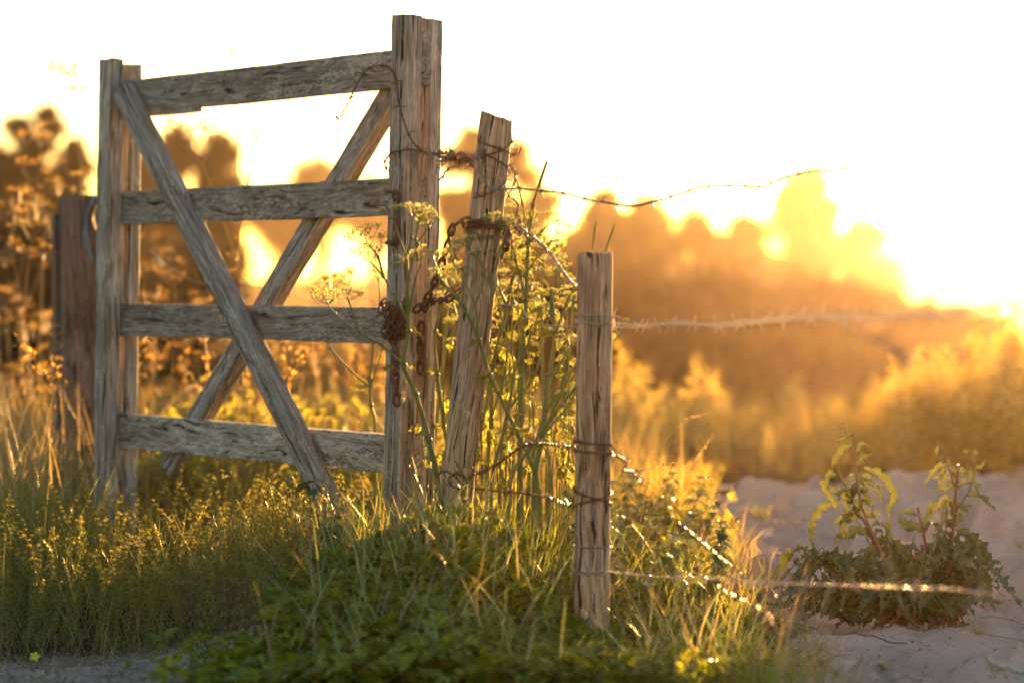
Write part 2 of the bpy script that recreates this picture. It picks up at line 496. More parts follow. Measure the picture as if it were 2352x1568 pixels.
def tree(Y, px, ptop, wid, label, seed, name="tree", group="trees beyond the field", leaf=.085, dens=1.0, lobes=9, low=.15, mat=None, cat="tree", open_=0.0):
    r = np.random.default_rng(seed)
    T = at(px, ptop, Y)
    zb = gz(T.x, Y)
    H = T.z - zb
    R = wid / FPX * Y / 2
    t = empty(name, (T.x, Y, zb), label, cat, group)
    g = Geo()
    lean = r.uniform(-.08, .08)
    trunk_top = H * .62
    add_tube(g, [(0, 0, -.1), (lean*.3, 0, trunk_top*.35), (lean, .05, trunk_top*.7), (lean*1.6, 0, trunk_top)], [H*.035, H*.028, H*.02, H*.01], 7)
    centers = []
    zc0 = H * (low + 1) / 2; hz_ = H * (1 - low) / 2
    for k in range(int(lobes * 2.2)):
        d = r.normal(size=3); d /= np.linalg.norm(d); q = r.uniform(0, 1) ** .45 * .74
        s = R * r.uniform(.24, .40)
        wob = 1 + .22 * sin(d[0] * 4 + seed) + .18 * sin(d[2] * 5 + seed * 2)
        x_, y_, z_ = d[0] * R * q * wob, d[1] * R * q, zc0 + d[2] * hz_ * q * 1.3
        z_ = min(z_, H * (1.02 - .22 * ((x_*x_ + y_*y_) / (R*R))) - s * .8)
        centers.append((x_, y_, z_, s))
        if k % 2 == 0:
            b0 = Vector((lean*.8, 0, trunk_top * r.uniform(.3, .85)))
            c0 = Vector((x_, y_, z_))
            m_ = (b0 + c0) * .5 + Vector((0, 0, H * .03))
            add_tube(g, [b0, m_, c0], [H*.014, H*.009, H*.004], 5)
    centers.append((lean*1.2, 0, zc0, R*.5))
    for a_ in (-.32, -.05, .26):
        centers.append((a_*R, 0, H * (1.0 - .12*abs(a_)*3*r.uniform(.6, 1.4)) - R*.26, R*.32))
    tr = g.build("trunk", M_bark, t)
    c = Geo()
    for (x, y, z, s) in centers:
        n = int(70 * dens * (s / .5) ** 2 * 6)
        n = max(n, 120)
        d = r.normal(size=(n, 3)); d /= np.linalg.norm(d, axis=1)[:, None]
        rr = s * r.uniform(.35, 1.0, n) ** .5
        rr *= 1 + .35 * np.sin(d[:, 0] * 5 + seed) * np.sin(d[:, 1] * 6 + d[:, 2] * 5)
        C = np.array([x, y, z]) + d * rr[:, None] * np.array([1, 1, .82])
        C = C[r.uniform(0, 1, n) > open_]
        n = len(C)
        k = 9
        P = np.repeat(C, k, 0) + r.normal(size=(n*k, 3)) * leaf * .9
        inst(c, LV, LF, rand_rot(n*k), P, r.uniform(.7, 1.5, n*k) * leaf)
    c.build("crown", mat or M_tree, t)
    return t

# (distance, px, top, width, label)
TREES = [
 (42, 45, 262, 150, "dark round-topped tree at the left edge beyond the field", .02, 1.1),
 (40, 110, 240, 95, "tall thin-crowned dark tree rising behind the old left post", .25, .8),
 (44, 175, 315, 130, "dark tree just left of the gate's hinge side", .05, 1.0),
 (38, -20, 330, 170, "broad dark tree cut by the left edge of the photo", .0, 1.1),
 (42, 95, 400, 190, "low dark thicket tree behind the old left post", .0, 1.1),
 (46, 410, 283, 200, "dark tree seen under the gate's top rail, beside the left diagonal brace", .12, .9),
 (46, 500, 300, 150, "second dark tree seen under the gate's top rail", .12, .9),
 (52, 330, 350, 220, "dark tree seen between the left stile and the diagonal brace", .1, .9),
 (95, 730, 370, 230, "hazy pale brown tree seen through the gate below its top rail", .6, .4),
 (110, 640, 440, 220, "faint low tree far behind the middle of the gate", .65, .35),
 (105, 860, 395, 200, "faint tree beside the gate's right diagonal brace", .65, .35),
 (46, 1085, 285, 180, "olive brown tree between the gate and the leaning post", .1, .85),
 (44, 1190, 320, 170, "olive brown tree directly behind the leaning post", .1, .9),
 (50, 1120, 420, 300, "wide low tree behind the umbel plants and leaning post", .12, .9),
 (40, 1390, 432, 150, "brown tree above the short front post", .03, 1.1),
 (42, 1490, 452, 150, "round brown tree right of the front post", .03, 1.1),
 (40, 1600, 478, 190, "broad orange brown tree in the middle of the right-hand row", .25, .9),
 (41, 1720, 500, 170, "lower orange tree left of the tallest golden tree", .25, .9),
 (44, 1850, 392, 215, "tallest golden tree, its crown lit from behind by the low sun", .16, .8),
 (46, 1985, 500, 170, "small golden tree at the right end of the row beside the sun glow", .2, .7),
 (42, 1330, 520, 190, "low brown tree behind the front post", .03, 1.1),
]
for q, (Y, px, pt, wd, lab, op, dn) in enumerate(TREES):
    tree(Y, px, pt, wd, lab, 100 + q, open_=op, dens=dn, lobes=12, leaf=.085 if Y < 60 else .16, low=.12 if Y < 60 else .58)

# thorn scrub at the foot of the trees
SCRUB = [(17, 1330, 625, 300), (18, 1500, 650, 300), (17.5, 1680, 655, 320), (18.5, 1850, 660, 300), (19, 2000, 690, 260), (17, 2120, 745, 240), (18, 2230, 765, 220), (20, 1170, 640, 260), (19, 60, 520, 300), (20, 240, 560, 200), (30, 1400, 640, 330), (28, 1640, 680, 340), (31, 1880, 700, 300), (33, 1200, 650, 260), (30, 60, 600, 300), (34, 420, 560, 240), (33, 250, 600, 200), (38, 960, 672, 200)]
SL = ["dark bush behind the short front post, in front of the tree row", "dark rounded bush in the middle of the brown thicket", "orange brown bush in the middle of the thicket below the tree row", "bush below the tallest golden tree", "last tall bush of the thicket beside the sun glow", "low bush under the sun glow", "lowest bush behind the big golden shrub at right", "brown bush seen right of the leaning post", "big dark bush at the left edge behind the dried umbels", "dark bush behind the old left post", "dark scrub behind the short front post", "brown scrub at the foot of the right-hand tree row", "orange scrub under the tallest golden tree",
      "dark scrub between the leaning post and the front post", "dark scrub at the left edge below the trees", "scrub seen through the gate beside the left brace",
      "scrub behind the gate's left stile", "low scrub seen between the gate and the leaning post"]
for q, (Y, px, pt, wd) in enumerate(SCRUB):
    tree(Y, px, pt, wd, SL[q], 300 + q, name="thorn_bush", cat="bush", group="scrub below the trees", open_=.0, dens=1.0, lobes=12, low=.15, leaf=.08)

# the treeline that fades on the horizon: nobody could count it
fg = Geo()
r = np.random.default_rng(5)
for k in range(80):
    Y = r.uniform(190, 260); x = r.uniform(-90, 130); H = r.uniform(4.6, 7.4) if x > 22 else r.uniform(1.4, 2.6); R = r.uniform(3, 6)
    zb = gz(x, Y)
    n = 260
    d = r.normal(size=(n, 3)); d /= np.linalg.norm(d, axis=1)[:, None]; d[:, 2] = np.abs(d[:, 2])
    P = np.array([x, Y, zb]) + d * np.array([R, R, H]) * r.uniform(.6, 1, n)[:, None]
    inst(fg, LV, LF, rand_rot(n), P, r.uniform(.8, 1.6, n))
fo = fg.build("far_woods", M_tree); tag(fo, "faint low treeline fading into glow on the horizon", "woods", kind="stuff")

# ------------------------------------------------------------------ haze
hm = Geo()
hx0, hx1, hy0, hy1, hz0, hz1 = -640, 740, -80, 940, -2.4, 7.6
hv = [(hx0,hy0,hz0),(hx1,hy0,hz0),(hx1,hy1,hz0),(hx0,hy1,hz0),(hx0,hy0,hz1),(hx1,hy0,hz1),(hx1,hy1,hz1),(hx0,hy1,hz1)]
hm.add(hv, [(0,3,2,1),(4,5,6,7),(0,1,5,4),(1,2,6,5),(2,3,7,6),(3,0,4,7)])
mh, nt, out = newmat("haze_air")
pv = N_(nt, "ShaderNodeVolumePrincipled", Density=HAZE_DENSITY, Anisotropy=HAZE_G)
pv.inputs["Color"].default_value = (0.97, 0.76, 0.55, 1)
nt.links.new(pv.outputs[0], out.inputs["Volume"])
hz = hm.build("haze", mh, smooth=False)
tag(hz, "warm evening haze glowing round the low sun", "haze", kind="stuff")

# ------------------------------------------------------------------ boards and posts
def board(name, p0, p1, a, wa, wb, mat, parent, seg=40, wob=.0012, chips=(), seed=0, b_hint=None, taper=None, endcut=0.0):
    """board from p0 to p1; cross-section wa along direction a, wb along the other one"""
    p0, p1, a = Vector(p0), Vector(p1), Vector(a)
    L = (p1 - p0).length
    zt = (p1 - p0).normalized()
    at2 = (a - zt * a.dot(zt)).normalized()
    bt = zt.cross(at2)
    r = random.Random(seed)
    ch = .0025
    prof = []
    for (sx, sy) in ((1, -1), (1, 1), (-1, 1), (-1, -1)):
        x, y = sx * wa / 2, sy * wb / 2
        if sx * sy < 0: prof += [(x - sx*ch, y), (x, y - sy*ch)] if sy < 0 and sx > 0 else [(x - sx*0, y - sy*ch), (x - sx*ch, y)]
        else: prof += [(x, y - sy*ch), (x - sx*ch, y)]
    # order round the outline
    prof = sorted(prof, key=lambda q: math.atan2(q[1], q[0]))
    # extra points along faces
    full = []
    for k in range(len(prof)):
        q0, q1 = prof[k], prof[(k+1) % len(prof)]
        full.append(q0)
        if math.hypot(q1[0]-q0[0], q1[1]-q0[1]) > .012:
            for t in (.33, .67): full.append((q0[0]+(q1[0]-q0[0])*t, q0[1]+(q1[1]-q0[1])*t))
    n = len(full)
    V = []
    for i in range(seg + 1):
        z = L * i / seg
        ox = (vn(z*3, seed) - .5) * wob * 3; oy = (vn(z*3+50, seed) - .5) * wob * 3
        for k, (x, y) in enumerate(full):
            f = 1 + (vn(z*22 + k*7.7, seed + k) - .5) * wob * 26
            if i in (0, seg): f *= .985
            cx = x * f + ox; cy = y * f + oy
            for (cz, cl, sgx, depth) in chips:      # broken edge: cut into the +-x side
                if cz - cl/2 < z < cz + cl/2 and x * sgx > wa*.35:
                    cx -= sgx * depth
            zz = z
            if i == seg and endcut: zz += endcut * (x / wa)
            if i in (0, seg): zz += (r.random() - .5) * .004
            V.append((cx, cy, zz))
    F = []
    for i in range(seg):
        for k in range(n):
            F.append((i*n+k, i*n+(k+1) % n, (i+1)*n+(k+1) % n, (i+1)*n+k))
    g = Geo(); g.add(V, F)
    g.add(V[:n], [list(range(n))[::-1]]); g.add(V[-n:], [list(range(n))])
    me = g.mesh(name, mat, smooth=False)
    o = link(name, me, parent)
    M = Matrix(((at2.x, bt.x, zt.x, p0.x), (at2.y, bt.y, zt.y, p0.y), (at2.z, bt.z, zt.z, p0.z), (0, 0, 0, 1)))
    if parent is not None: M = Matrix.Translation(-Vector(parent.location)) @ M
    o.matrix_local = M
    return o

def vn(x, seed):
    return float(vnoise(np.array([x]), np.array([seed * 3.3]), 1.0, 11)[0])

def round_post(name, p0, p1, rad, mat, parent, seed=0, seg=60, sides=36, rtop=None, tilt=0.0, check=()):
    p0, p1 = Vector(p0), Vector(p1); L = (p1-p0).length; zt = (p1-p0).normalized()
    x_ = Vector((1, 0, 0)); x_ = (x_ - zt*x_.dot(zt)).normalized(); y_ = zt.cross(x_)
    rtop = rtop or rad
    V = []
    for i in range(seg+1):
        z = L*i/seg; rr = rad + (rtop-rad)*i/seg
        for k in range(sides):
            a = 2*pi*k/sides
            f = 1 + (vn(z*2.5+cos(a)*1.3, seed)-.5)*.05 + (vn(cos(a)*2+9+z*.6, seed+3)-.5)*.09 + (vn(sin(a)*2+5+z*.6, seed+5)-.5)*.09
            for (ca, z0, z1, dp) in check:
                da = abs((a - ca - .25*(vn(z*3, seed+8)-.5) + pi) % (2*pi) - pi)
                if da < .12 and z0 < z < z1: f -= dp * (1 - da/.12)
            e = 0
            if i == seg: f *= .955; e = (vn(a*3, seed+2)-.5)*.006
            if i == seg-1: f *= .992
            zz = z + e + (tilt * cos(a) * rr if i >= seg-3 else 0)
            V.append((cos(a)*rr*f, sin(a)*rr*f, zz))
    F = [(i*sides+k, i*sides+(k+1) % sides, (i+1)*sides+(k+1) % sides, (i+1)*sides+k) for i in range(seg) for k in range(sides)]
    g = Geo(); g.add(V, F)
    top = V[-sides:]
    c = (0, 0, L + .001)
    g.add(list(top) + [c], [(k, (k+1) % sides, sides) for k in range(sides)])
    me = g.mesh(name, mat, smooth=True)
    try: me.set_sharp_from_angle(angle=radians(40))
    except Exception: pass
    o = link(name, me, parent)
    M = Matrix(((x_.x, y_.x, zt.x, p0.x), (x_.y, y_.y, zt.y, p0.y), (x_.z, y_.z, zt.z, p0.z), (0, 0, 0, 1)))
    if parent is not None: M = Matrix.Translation(-Vector(parent.location)) @ M
    o.matrix_local = M
    return o

# ------------------------------------------------------------------ the gate
YR, YL = 5.72, 6.58
OR = at(888, 647, YR); OL = at(220, 647, YL)         # front outer-left corner of each stile at eye level
gdir = Vector((OR.x - OL.x, OR.y - OL.y, 0)); GL = gdir.length; gdir.normalize()
gback = Vector((-gdir.y, gdir.x, 0))                 # away from the camera
LEAN = 0.030
def G(u, z, w=0.0):
    """gate coordinates: u along the gate from the left stile, z height, w depth behind the front face"""
    return Vector((OL.x, OL.y, 0)) + gdir * (u + LEAN * (z - CAM_Z)) + gback * w + Vector((0, 0, z))
def gate_uz(px, py, w=0.0):
    """where the sight line through a photo position meets the gate's plane"""
    x = (px - W_/2) / FPX; y = (H_/2 - py) / FPX
    d = Vector((x, cos(PITCH) + y*sin(PITCH), y*cos(PITCH) - sin(PITCH)))
    c = Vector((0, 0, CAM_Z)); o = Vector((OL.x, OL.y, CAM_Z)) + gback * w
    k = (o - c).dot(gback) / d.dot(gback)
    q = c + d * k
    z = q.z
    u = (q - Vector((OL.x, OL.y, 0)) - gback*w).dot(gdir) - LEAN * (z - CAM_Z)
    return u, z
T1, TG, T2 = .050, .031, .037                          # front boards, rails, back boards
SW = .055; SWL = .048
gate = empty("wooden_gate", G(0, 0.0) - Vector((0, 0, 0)), "weathered grey wooden field gate with four rails and crossing braces, standing ajar", "gate")
gate.location.z = 0.02
UR = GL
ztopR = at(930, 38, YR).z; ztopL = at(255, 138, YL).z
board("stile", G(SWL/2, .0, T1/2), G(SWL/2, ztopL, T1/2), gdir, SWL, T1, M_gate, gate, seed=1, chips=((.75, .05, -1, .004),), endcut=.004)
board("stile", G(SWL/2-.008, .0, T1+TG+T2/2), G(SWL/2-.008, ztopL - .008, T1+TG+T2/2), gdir, SWL*.98, T2, M_gate, gate, seed=2)
board("stile", G(UR+SW/2, .05, T1/2), G(UR+SW/2, ztopR, T1/2), gdir, SW+.002, T1, M_gate, gate, seed=3, chips=((1.02, .03, 1, .003), (.5, .04, -1, .003)))
board("stile", G(UR+SW/2-.002, .05, T1+TG+T2/2), G(UR+SW/2-.002, ztopR-.002, T1+TG+T2/2), gdir, SW*.98, T2, M_gate, gate, seed=4, chips=((.93, .05, 1, .003), (.72, .02, 1, .003), (.98, .015, 1, .004)), endcut=-.01)
# rails, top and bottom edges measured at both ends
wR = T1 + TG/2
for q, (xa, ta, ba, xb, tb, bb, ext, chip) in enumerate((
        (320, 183, 258, 897, 113, 203, .030, True),
        (290, 440, 512, 890, 407, 497, .020, False),
        (290, 698, 772, 870, 705, 788, .022, False),
        (280, 951, 1029, 866, 996, 1086, .024, False))):
    u0, z0t = gate_uz(xa, ta, T1); _, z0b = gate_uz(xa, ba, T1)
    u1, z1t = gate_uz(xb, tb, T1); _, z1b = gate_uz(xb, bb, T1)
    hgt = ((z0t - z0b) + (z1t - z1b)) / 2
    zc0, zc1 = (z0t + z0b) / 2, (z1t + z1b) / 2
    sl = (zc1 - zc0) / (u1 - u0)
    ua, ub = .006, UR + SW + ext - .03
    A = G(ua, zc0 + sl*(ua-u0), wR); B = G(ub, zc0 + sl*(ub-u0), wR)
    up = Vector((0, 0, 1))
    ch = ((.30, .07, -1, .0), )
    board("rail", A, B, up, hgt, TG-.004, M_rail, gate, seg=60, seed=20+q, wob=.0010)
    if chip:    # splintered lower lip on the hinge half of the top rail
        c0 = G(.07, zc0 - hgt/2 - .004, wR); c1 = G(.36, zc0 + sl*(.36-u0) - hgt/2 - .0035, wR)
        board("rail", c0, c1, up, .014, TG-.006, M_rail, gate, seg=20, seed=31, wob=.002)
# packing piece showing between the two right stile boards, above the top rail
uq, zq = gate_uz(975, 100, T1)
board("rail_block", G(UR+SW*.1, at(930, 98, YR).z, wR), G(UR+SW*.98, at(930, 98, YR).z, wR), Vector((0,0,1)), .052, TG-.004, M_rail, gate, seg=6, seed=33)
# front brace: upper left to the ground at lower right
bw = .052
u0, z0 = gate_uz(285, 200, T1/2); u1, z1 = gate_uz(778, 1188, T1/2)
dv = Vector((u1-u0, z1-z0, 0)).normalized()
u2, z2 = u1 + dv.x*.10, z1 + dv.y*.10
nrm = (gdir * -dv.y + Vector((0, 0, dv.x)))
board("brace", G(u0 - dv.x*-.012, z0 - dv.y*-.012, T1/2 - .004), G(u2, z2, T1/2 - .004), nrm, .058, T1-.008, M_brace, gate, seg=90, seed=41, wob=.0018,
      chips=((.42, .05, 1, .008), (.42, .05, -1, .008)))
# back brace: upper right to lower left
u0, z0 = gate_uz(884, 235, T1+TG+.012); u1, z1 = gate_uz(400, 1045, T1+TG+.012)
dv = Vector((u1-u0, z1-z0, 0)).normalized()
nrm = (gdir * -dv.y + Vector((0, 0, dv.x)))
board("brace", G(u0 - dv.x*.06, z0 - dv.y*.06, T1+TG+.024), G(u1 + dv.x*.05, z1 + dv.y*.05, T1+TG+.024), nrm, .054, .046, M_brace, gate, seg=80, seed=42, wob=.0015)
# nail heads

for (px, py) in ((907, 470), (905, 520), (912, 128), (908, 180), (250, 240), (246, 470), (240, 735), (900, 1010), (898, 1060)):
    u, z = gate_uz(px, py, -.001)
    c = G(u, z, -.001)
    a = np.arange(10)*2*pi/10
    V = [tuple(c + gdir*cos(t)*.0032 + Vector((0,0,sin(t)*.0032)) - gback*.0012) for t in a]
    ng = Geo(); ng.add(V, [list(range(10))])
    o = ng.build("nail", M_rust, gate, smooth=False); local_to(gate, o)


# iron hook on the right stile
hk = Geo()
def gp(px, py, w): 
    u, z = gate_uz(px, py, w); return G(u, z, w)
pts = [gp(884, 436, .0), gp(890, 438, -.012), gp(901, 441, -.018), gp(911, 441, -.016), gp(917, 448, -.014), gp(916, 462, -.012), gp(911, 480, -.010), gp(912, 520, -.010), gp(911, 553, -.010), gp(903, 557, -.012), gp(893, 558, -.006), gp(888, 558, .004)]
add_tube(hk, catmull(pts, .004), .0050, 8)
pts = [gp(911, 443, -.020), gp(903, 448, -.024), gp(906, 458, -.024), gp(913, 456, -.02), gp(914, 446, -.016)]
add_tube(hk, catmull(pts, .003), .0038, 8)
o = hk.build("hook", M_rust, gate); local_to(gate, o)

# ------------------------------------------------------------------ posts
YP = 5.50
b0 = at(1036, 1260, YP + .05); t0 = at(1142, 268, YP)
lp = round_post("leaning_post", b0 + (b0 - t0) * .15, t0, .0375, M_post, None, seed=3, tilt=-.22, rtop=.0378, check=((4.4, .1, .85, .10), (4.9, .0, .9, .08), (5.4, .4, 1.0, .06), (4.0, .0, .5, .06)))
tag(lp, "brown split-log post leaning right, wrapped in barbed wire and chain, just beside the gate", "post")
YF = 5.0
fb = at(1357, 1530, YF); ft = at(1368, 580, YF)
fp = round_post("fence_post", fb + (fb - ft) * .25, ft, .0368, M_frontpost, None, seed=8, tilt=.02, rtop=.0366, check=((4.6, .3, .6, .03),))
tag(fp, "short smooth round brown post bound with wire in front of the golden field", "post")
YO = 7.35
ob = at(178, 1240, YO); ot = at(178, 448, YO)
op_ = empty("old_post", (ob.x, ob.y, gz(ob.x, ob.y)), "thick old brown post behind the gate's hinge side, blue cord at its top", "post")
board("post_beam", at(190, 1240, YO), at(186, 449, YO), Vector((1, .35, 0)), .118, .09, M_oldpost, op_, seed=51, wob=.0022)
board("post_slab", at(150, 1240, YO+.05), at(139, 492, YO+.05), Vector((1, .35, 0)), .045, .07, M_oldpost, op_, seed=52, wob=.003)
cg = Geo()
M_cord = leafmat("blue_cord", [(0.05, 0.16, 0.26), (0.08, 0.22, 0.33)], trans=0.0)
add_tube(cg, catmull([at(222, 450, YO-.08), at(206, 470, YO-.09), at(196, 520, YO-.09), at(203, 560, YO-.09), at(212, 600, YO-.08)], .01), .0022, 5)
add_tube(cg, catmull([at(216, 455, YO-.08), at(200, 500, YO-.09), at(192, 545, YO-.09), at(200, 575, YO-.09)], .01), .0018, 5)
o = cg.build("cord", M_cord, op_); local_to(op_, o)
hg = Geo()
add_tube(hg, catmull([at(216, 470, YO-.1), at(207, 500, YO-.1), at(215, 530, YO-.1)], .01), .010, 8)
o = hg.build("hinge_iron", M_rust, op_); local_to(op_, o)

# ------------------------------------------------------------------ barbed wire
def barb_mesh():
    g = Geo()
    # two tight turns and four points
    P = [(cos(t)*.0026, sin(t)*.0026, -.003 + .006*t/(4*pi)) for t in np.linspace(0, 4*pi, 22)]
    add_tube(g, P, .0009, 5)
    for (a, zz, s) in ((.3, -.002, 1), (.3+pi, .001, 1), (2.0, .002, 1), (2.0+pi, -.001, 1)):
        e = Vector((cos(a), sin(a), s*.25)).normalized() * .0175
        add_tube(g, [(0, 0, zz), tuple(e*.6 + Vector((0, 0, zz))), tuple(e + Vector((0, 0, zz)))], [.0012, .0011, .0004], 5)
    return g.mesh("barb", M_wire)
BARB = {}
def barbed(label, pts, mat=None, step=.05, start=.02, r=.0014, hel=.0017, pitch=.026, jitter=.0, group=None, twist=True, barbs=True, name="barbed_wire", spread=None, cat="wire"):
    mat = mat or M_wire
    P = catmull(pts, .004)
    if jitter:
        for k, p in enumerate(P):
            p += Vector(((vn(k*.05, 1)-.5), (vn(k*.05, 2)-.5), (vn(k*.05, 3)-.5))) * jitter
    loc = P[0].copy()
    t = empty(name, loc, label, cat, group)
    A = np.array([tuple(p - loc) for p in P])
    T, N, B = frames(A)
    s = np.concatenate([[0], np.cumsum(np.linalg.norm(np.diff(A, axis=0), axis=1))])
    g = Geo()
    if twist:
        for ph in (0, pi):
            th = s / pitch * 2 * pi + ph
            hh = hel if spread is None else hel + spread * (0.5 + .5*np.sin(s*31))**2
            hh = np.broadcast_to(np.asarray(hh), s.shape)
            add_tube(g, A + (N * np.cos(th)[:, None] + B * np.sin(th)[:, None]) * hh[:, None], r, 5)
    else:
        add_tube(g, A, r, 6)
    g.build("strand", mat, t)
    if barbs:
        if mat.name not in BARB:
            me = barb_mesh(); me.materials.clear(); me.materials.append(mat); BARB[mat.name] = me
        d = start
        rr = random.Random(len(P))
        while d < s[-1]:
            i = int(np.searchsorted(s, d)); i = min(i, len(A)-1)
            o = link("barb", BARB[mat.name], t)
            M = Matrix((tuple(N[i]), tuple(B[i]), tuple(T[i]))).transposed().to_4x4()
            M = Matrix.Translation(Vector(A[i])) @ M @ Matrix.Rotation(rr.uniform(0, 6), 4, 'Z')
            o.matrix_local = M
            d += step * rr.uniform(.85, 1.15)
    return t

def wy(Y):
    """fence wires: their distance from the camera along the run"""
    if Y <= 4.55: return Y + .45 * max(0, (Y - 3.1) / 1.45)
    if Y <= 5.42: return 5.0 + (Y - 4.55) / .87 * .42
    return Y
def A_(l): return [at(p[0], p[1], wy(p[2])) for p in l]
YG = YR - .01
pa = lambda v: v      # post axis helper below
ldir = (t0 - b0)
def on_post(py, ang, rad=.0395, P0=None, P1=None):
    """point on the leaning post's skin at the height of photo row py, ang 0 = right, -90 = towards the camera"""
    P0 = P0 or b0; P1 = P1 or t0
    z = at(1100, py, P0.y).z
    k = (z - P0.z) / (P1.z - P0.z)
    c = P0.lerp(P1, k)
    a = radians(ang)
    return c + Vector((cos(a)*rad, sin(a)*rad, 0))
def on_front(py, ang, rad=.0388): return on_post(py, ang, rad, fb, ft)

barbed("loose rusty barbed wire end curling over the top rail and down the right stile",
   [gp(776, 270, -.03), gp(770, 265, -.03), gp(779, 272, -.03), gp(800, 235, -.04), gp(825, 185, -.03), gp(850, 155, .02), gp(872, 150, -.01), gp(893, 155, -.012), gp(907, 175, -.012), gp(913, 200, -.010), gp(915, 230, -.010),
    gp(925, 270, -.010), gp(942, 315, -.010), gp(965, 343, -.005), at(1000, 356, 5.70), at(1040, 362, 5.62), at(1075, 368, 5.55), on_post(368, 200), on_post(360, 240), on_post(372, 285), on_post(385, 330), on_post(388, 10)], start=.10, step=.062)
barbed("rusty barbed wire crossing the right stile level with the tangle",
   [gp(893, 395, .06), gp(884, 380, .03), gp(886, 366, .0), gp(898, 352, -.010), gp(920, 345, -.012), gp(945, 343, -.010), gp(970, 350, .0), at(1005, 353, 5.70), at(1045, 352, 5.62), at(1085, 362, 5.54), on_post(352, 215)], start=.02, step=.05)
# tangle between stile and leaning post: one wire wound on itself
tp = []
rt = random.Random(4)
for k in range(34):
    t = k / 33
    cx = 1012 + 78 * t + 12*sin(k*1.9); cy = 360 + 8*t + 17 * sin(k*2.35) + rt.uniform(-4, 4)
    tp.append(at(cx, cy, 5.60 + .018*cos(k*2.35)))
tp += A_([(1097, 385, 5.52), (1092, 405, 5.50), (1096, 430, 5.49), (1101, 448, 5.48)]) + [on_post(455, 215), on_post(452, 250), on_post(440, 290), on_post(425, 330), on_post(410, 20)]
barbed("dense ball of tangled rusty barbed wire between the gate stile and the leaning post", tp, step=.045, pitch=.03)
barbed("short barbed wire tail hanging below the tangle against the sky", A_([(1035, 372, 5.60), (1032, 388, 5.6), (1022, 395, 5.59), (1018, 405, 5.6), (1008, 412, 5.62)]), step=.03, start=.02)
# wraps round the leaning post
def wrap(label, rows, a0, turns, mat, rad=.0400, barbs=True, extra0=(), extra1=(), step=.05, **kw):
    n = max(2, int(abs(turns) * 14))
    pts = list(extra0)
    for k in range(n + 1):
        t = k / n
        py = np.interp(t, np.linspace(0, 1, len(rows)), rows)
        pts.append(on_post(py, a0 + 360 * turns * t, rad))
    pts += list(extra1)
    return barbed(label, pts, mat=mat, barbs=barbs, step=step, **kw)
wrap("barbed wire climbing round the top of the leaning post", [372, 352, 318, 308, 330, 350], 200, 1.3, M_wire, extra1=A_([(1185, 358, 5.50), (1197, 340, 5.49)]))
wrap("thin plain wire bound round the upper leaning post", [375, 392, 405, 400, 420, 424], 190, 1.8, M_zinc, barbs=False, twist=False, r=.0013)
wrap("grey barbed wire running down the face of the leaning post to the fence run", [345, 350], 215, .02, M_zinc,
     extra1=A_([(1098, 352, 5.42), (1102, 380, 5.41), (1108, 405, 5.41), (1122, 428, 5.41), (1142, 436, 5.42), (1162, 436, 5.43)]), step=.03, hel=.0022)
wrap("lower pair of grey wires twisted round the leaning post under the chain", [535, 545, 552, 548, 540, 530], 170, 2.2, M_zinc, barbs=True, step=.07, hel=.0018)
# right-hand bunch of wires hanging from the post
barbed("rusty barbed wire drooping down the right side of the leaning post", [on_post(380, 10)] + A_([(1184, 400, 5.5), (1178, 430, 5.5), (1170, 450, 5.48), (1190, 470, 5.46), (1184, 500, 5.46), (1180, 515, 5.45), (1195, 530, 5.4), (1215, 545, 5.3)]), step=.035)
# the fence run
barbed("top rusty barbed wire of the fence sagging right from the leaning post across the sky",
   [on_post(437, 300)] + A_([(1190, 433, 5.42), (1240, 438, 5.36), (1296, 444, 5.28), (1350, 458, 5.2), (1400, 466, 5.1), (1450, 473, 5.0), (1500, 464, 4.9), (1558, 446, 4.8), (1610, 430, 4.7), (1680, 426, 4.6), (1745, 428, 4.5), (1800, 410, 4.4), (1860, 396, 4.3), (1915, 390, 4.2), (2000, 382, 4.05), (2100, 360, 3.9), (2250, 330, 3.7), (2420, 300, 3.5)]), step=.055)
barbed("barbed wire slanting from the leaning post down to the top of the front post",
   A_([(1175, 500, 5.42), (1200, 525, 5.35), (1228, 545, 5.25), (1255, 570, 5.1), (1272, 590, 5.0), (1290, 620, 4.85), (1308, 642, 4.7), (1326, 658, 4.6)]), mat=M_zinc, step=.035, hel=.0022)
barbed("smooth looping galvanised wire between leaning post and front post",
   A_([(1150, 700, 5.46), (1180, 703, 5.4), (1202, 712, 5.3), (1212, 730, 5.2), (1235, 742, 5.0), (1270, 748, 4.8), (1320, 750, 4.55)]), mat=M_zinc, barbs=False, twist=False, r=.0016, name="plain_wire")
def fwrap(label, rows, a0, turns, mat, extra1=(), extra0=(), **kw):
    n = int(abs(turns)*14); pts = list(extra0)
    for k in range(n+1):
        t = k/n; pts.append(on_front(np.interp(t, np.linspace(0, 1, len(rows)), rows), a0 + 360*turns*t))
    return barbed(label, pts + list(extra1), mat=mat, **kw)
fwrap("middle barbed wire of the fence glinting in the sun, tied round the front post", [722, 724, 735, 745, 748], 180, 1.9, M_bright, step=.095,
   extra1=A_([(1410, 742, 4.5), (1460, 746, 4.45), (1520, 744, 4.35), (1580, 744, 4.25), (1650, 742, 4.15), (1720, 736, 4.05), (1800, 728, 3.9), (1860, 722, 3.8), (1930, 722, 3.7), (2020, 722, 3.6), (2120, 720, 3.5), (2220, 714, 3.4), (2320, 704, 3.3), (2420, 698, 3.2)]), r=.0010, hel=.0013, pitch=.040)
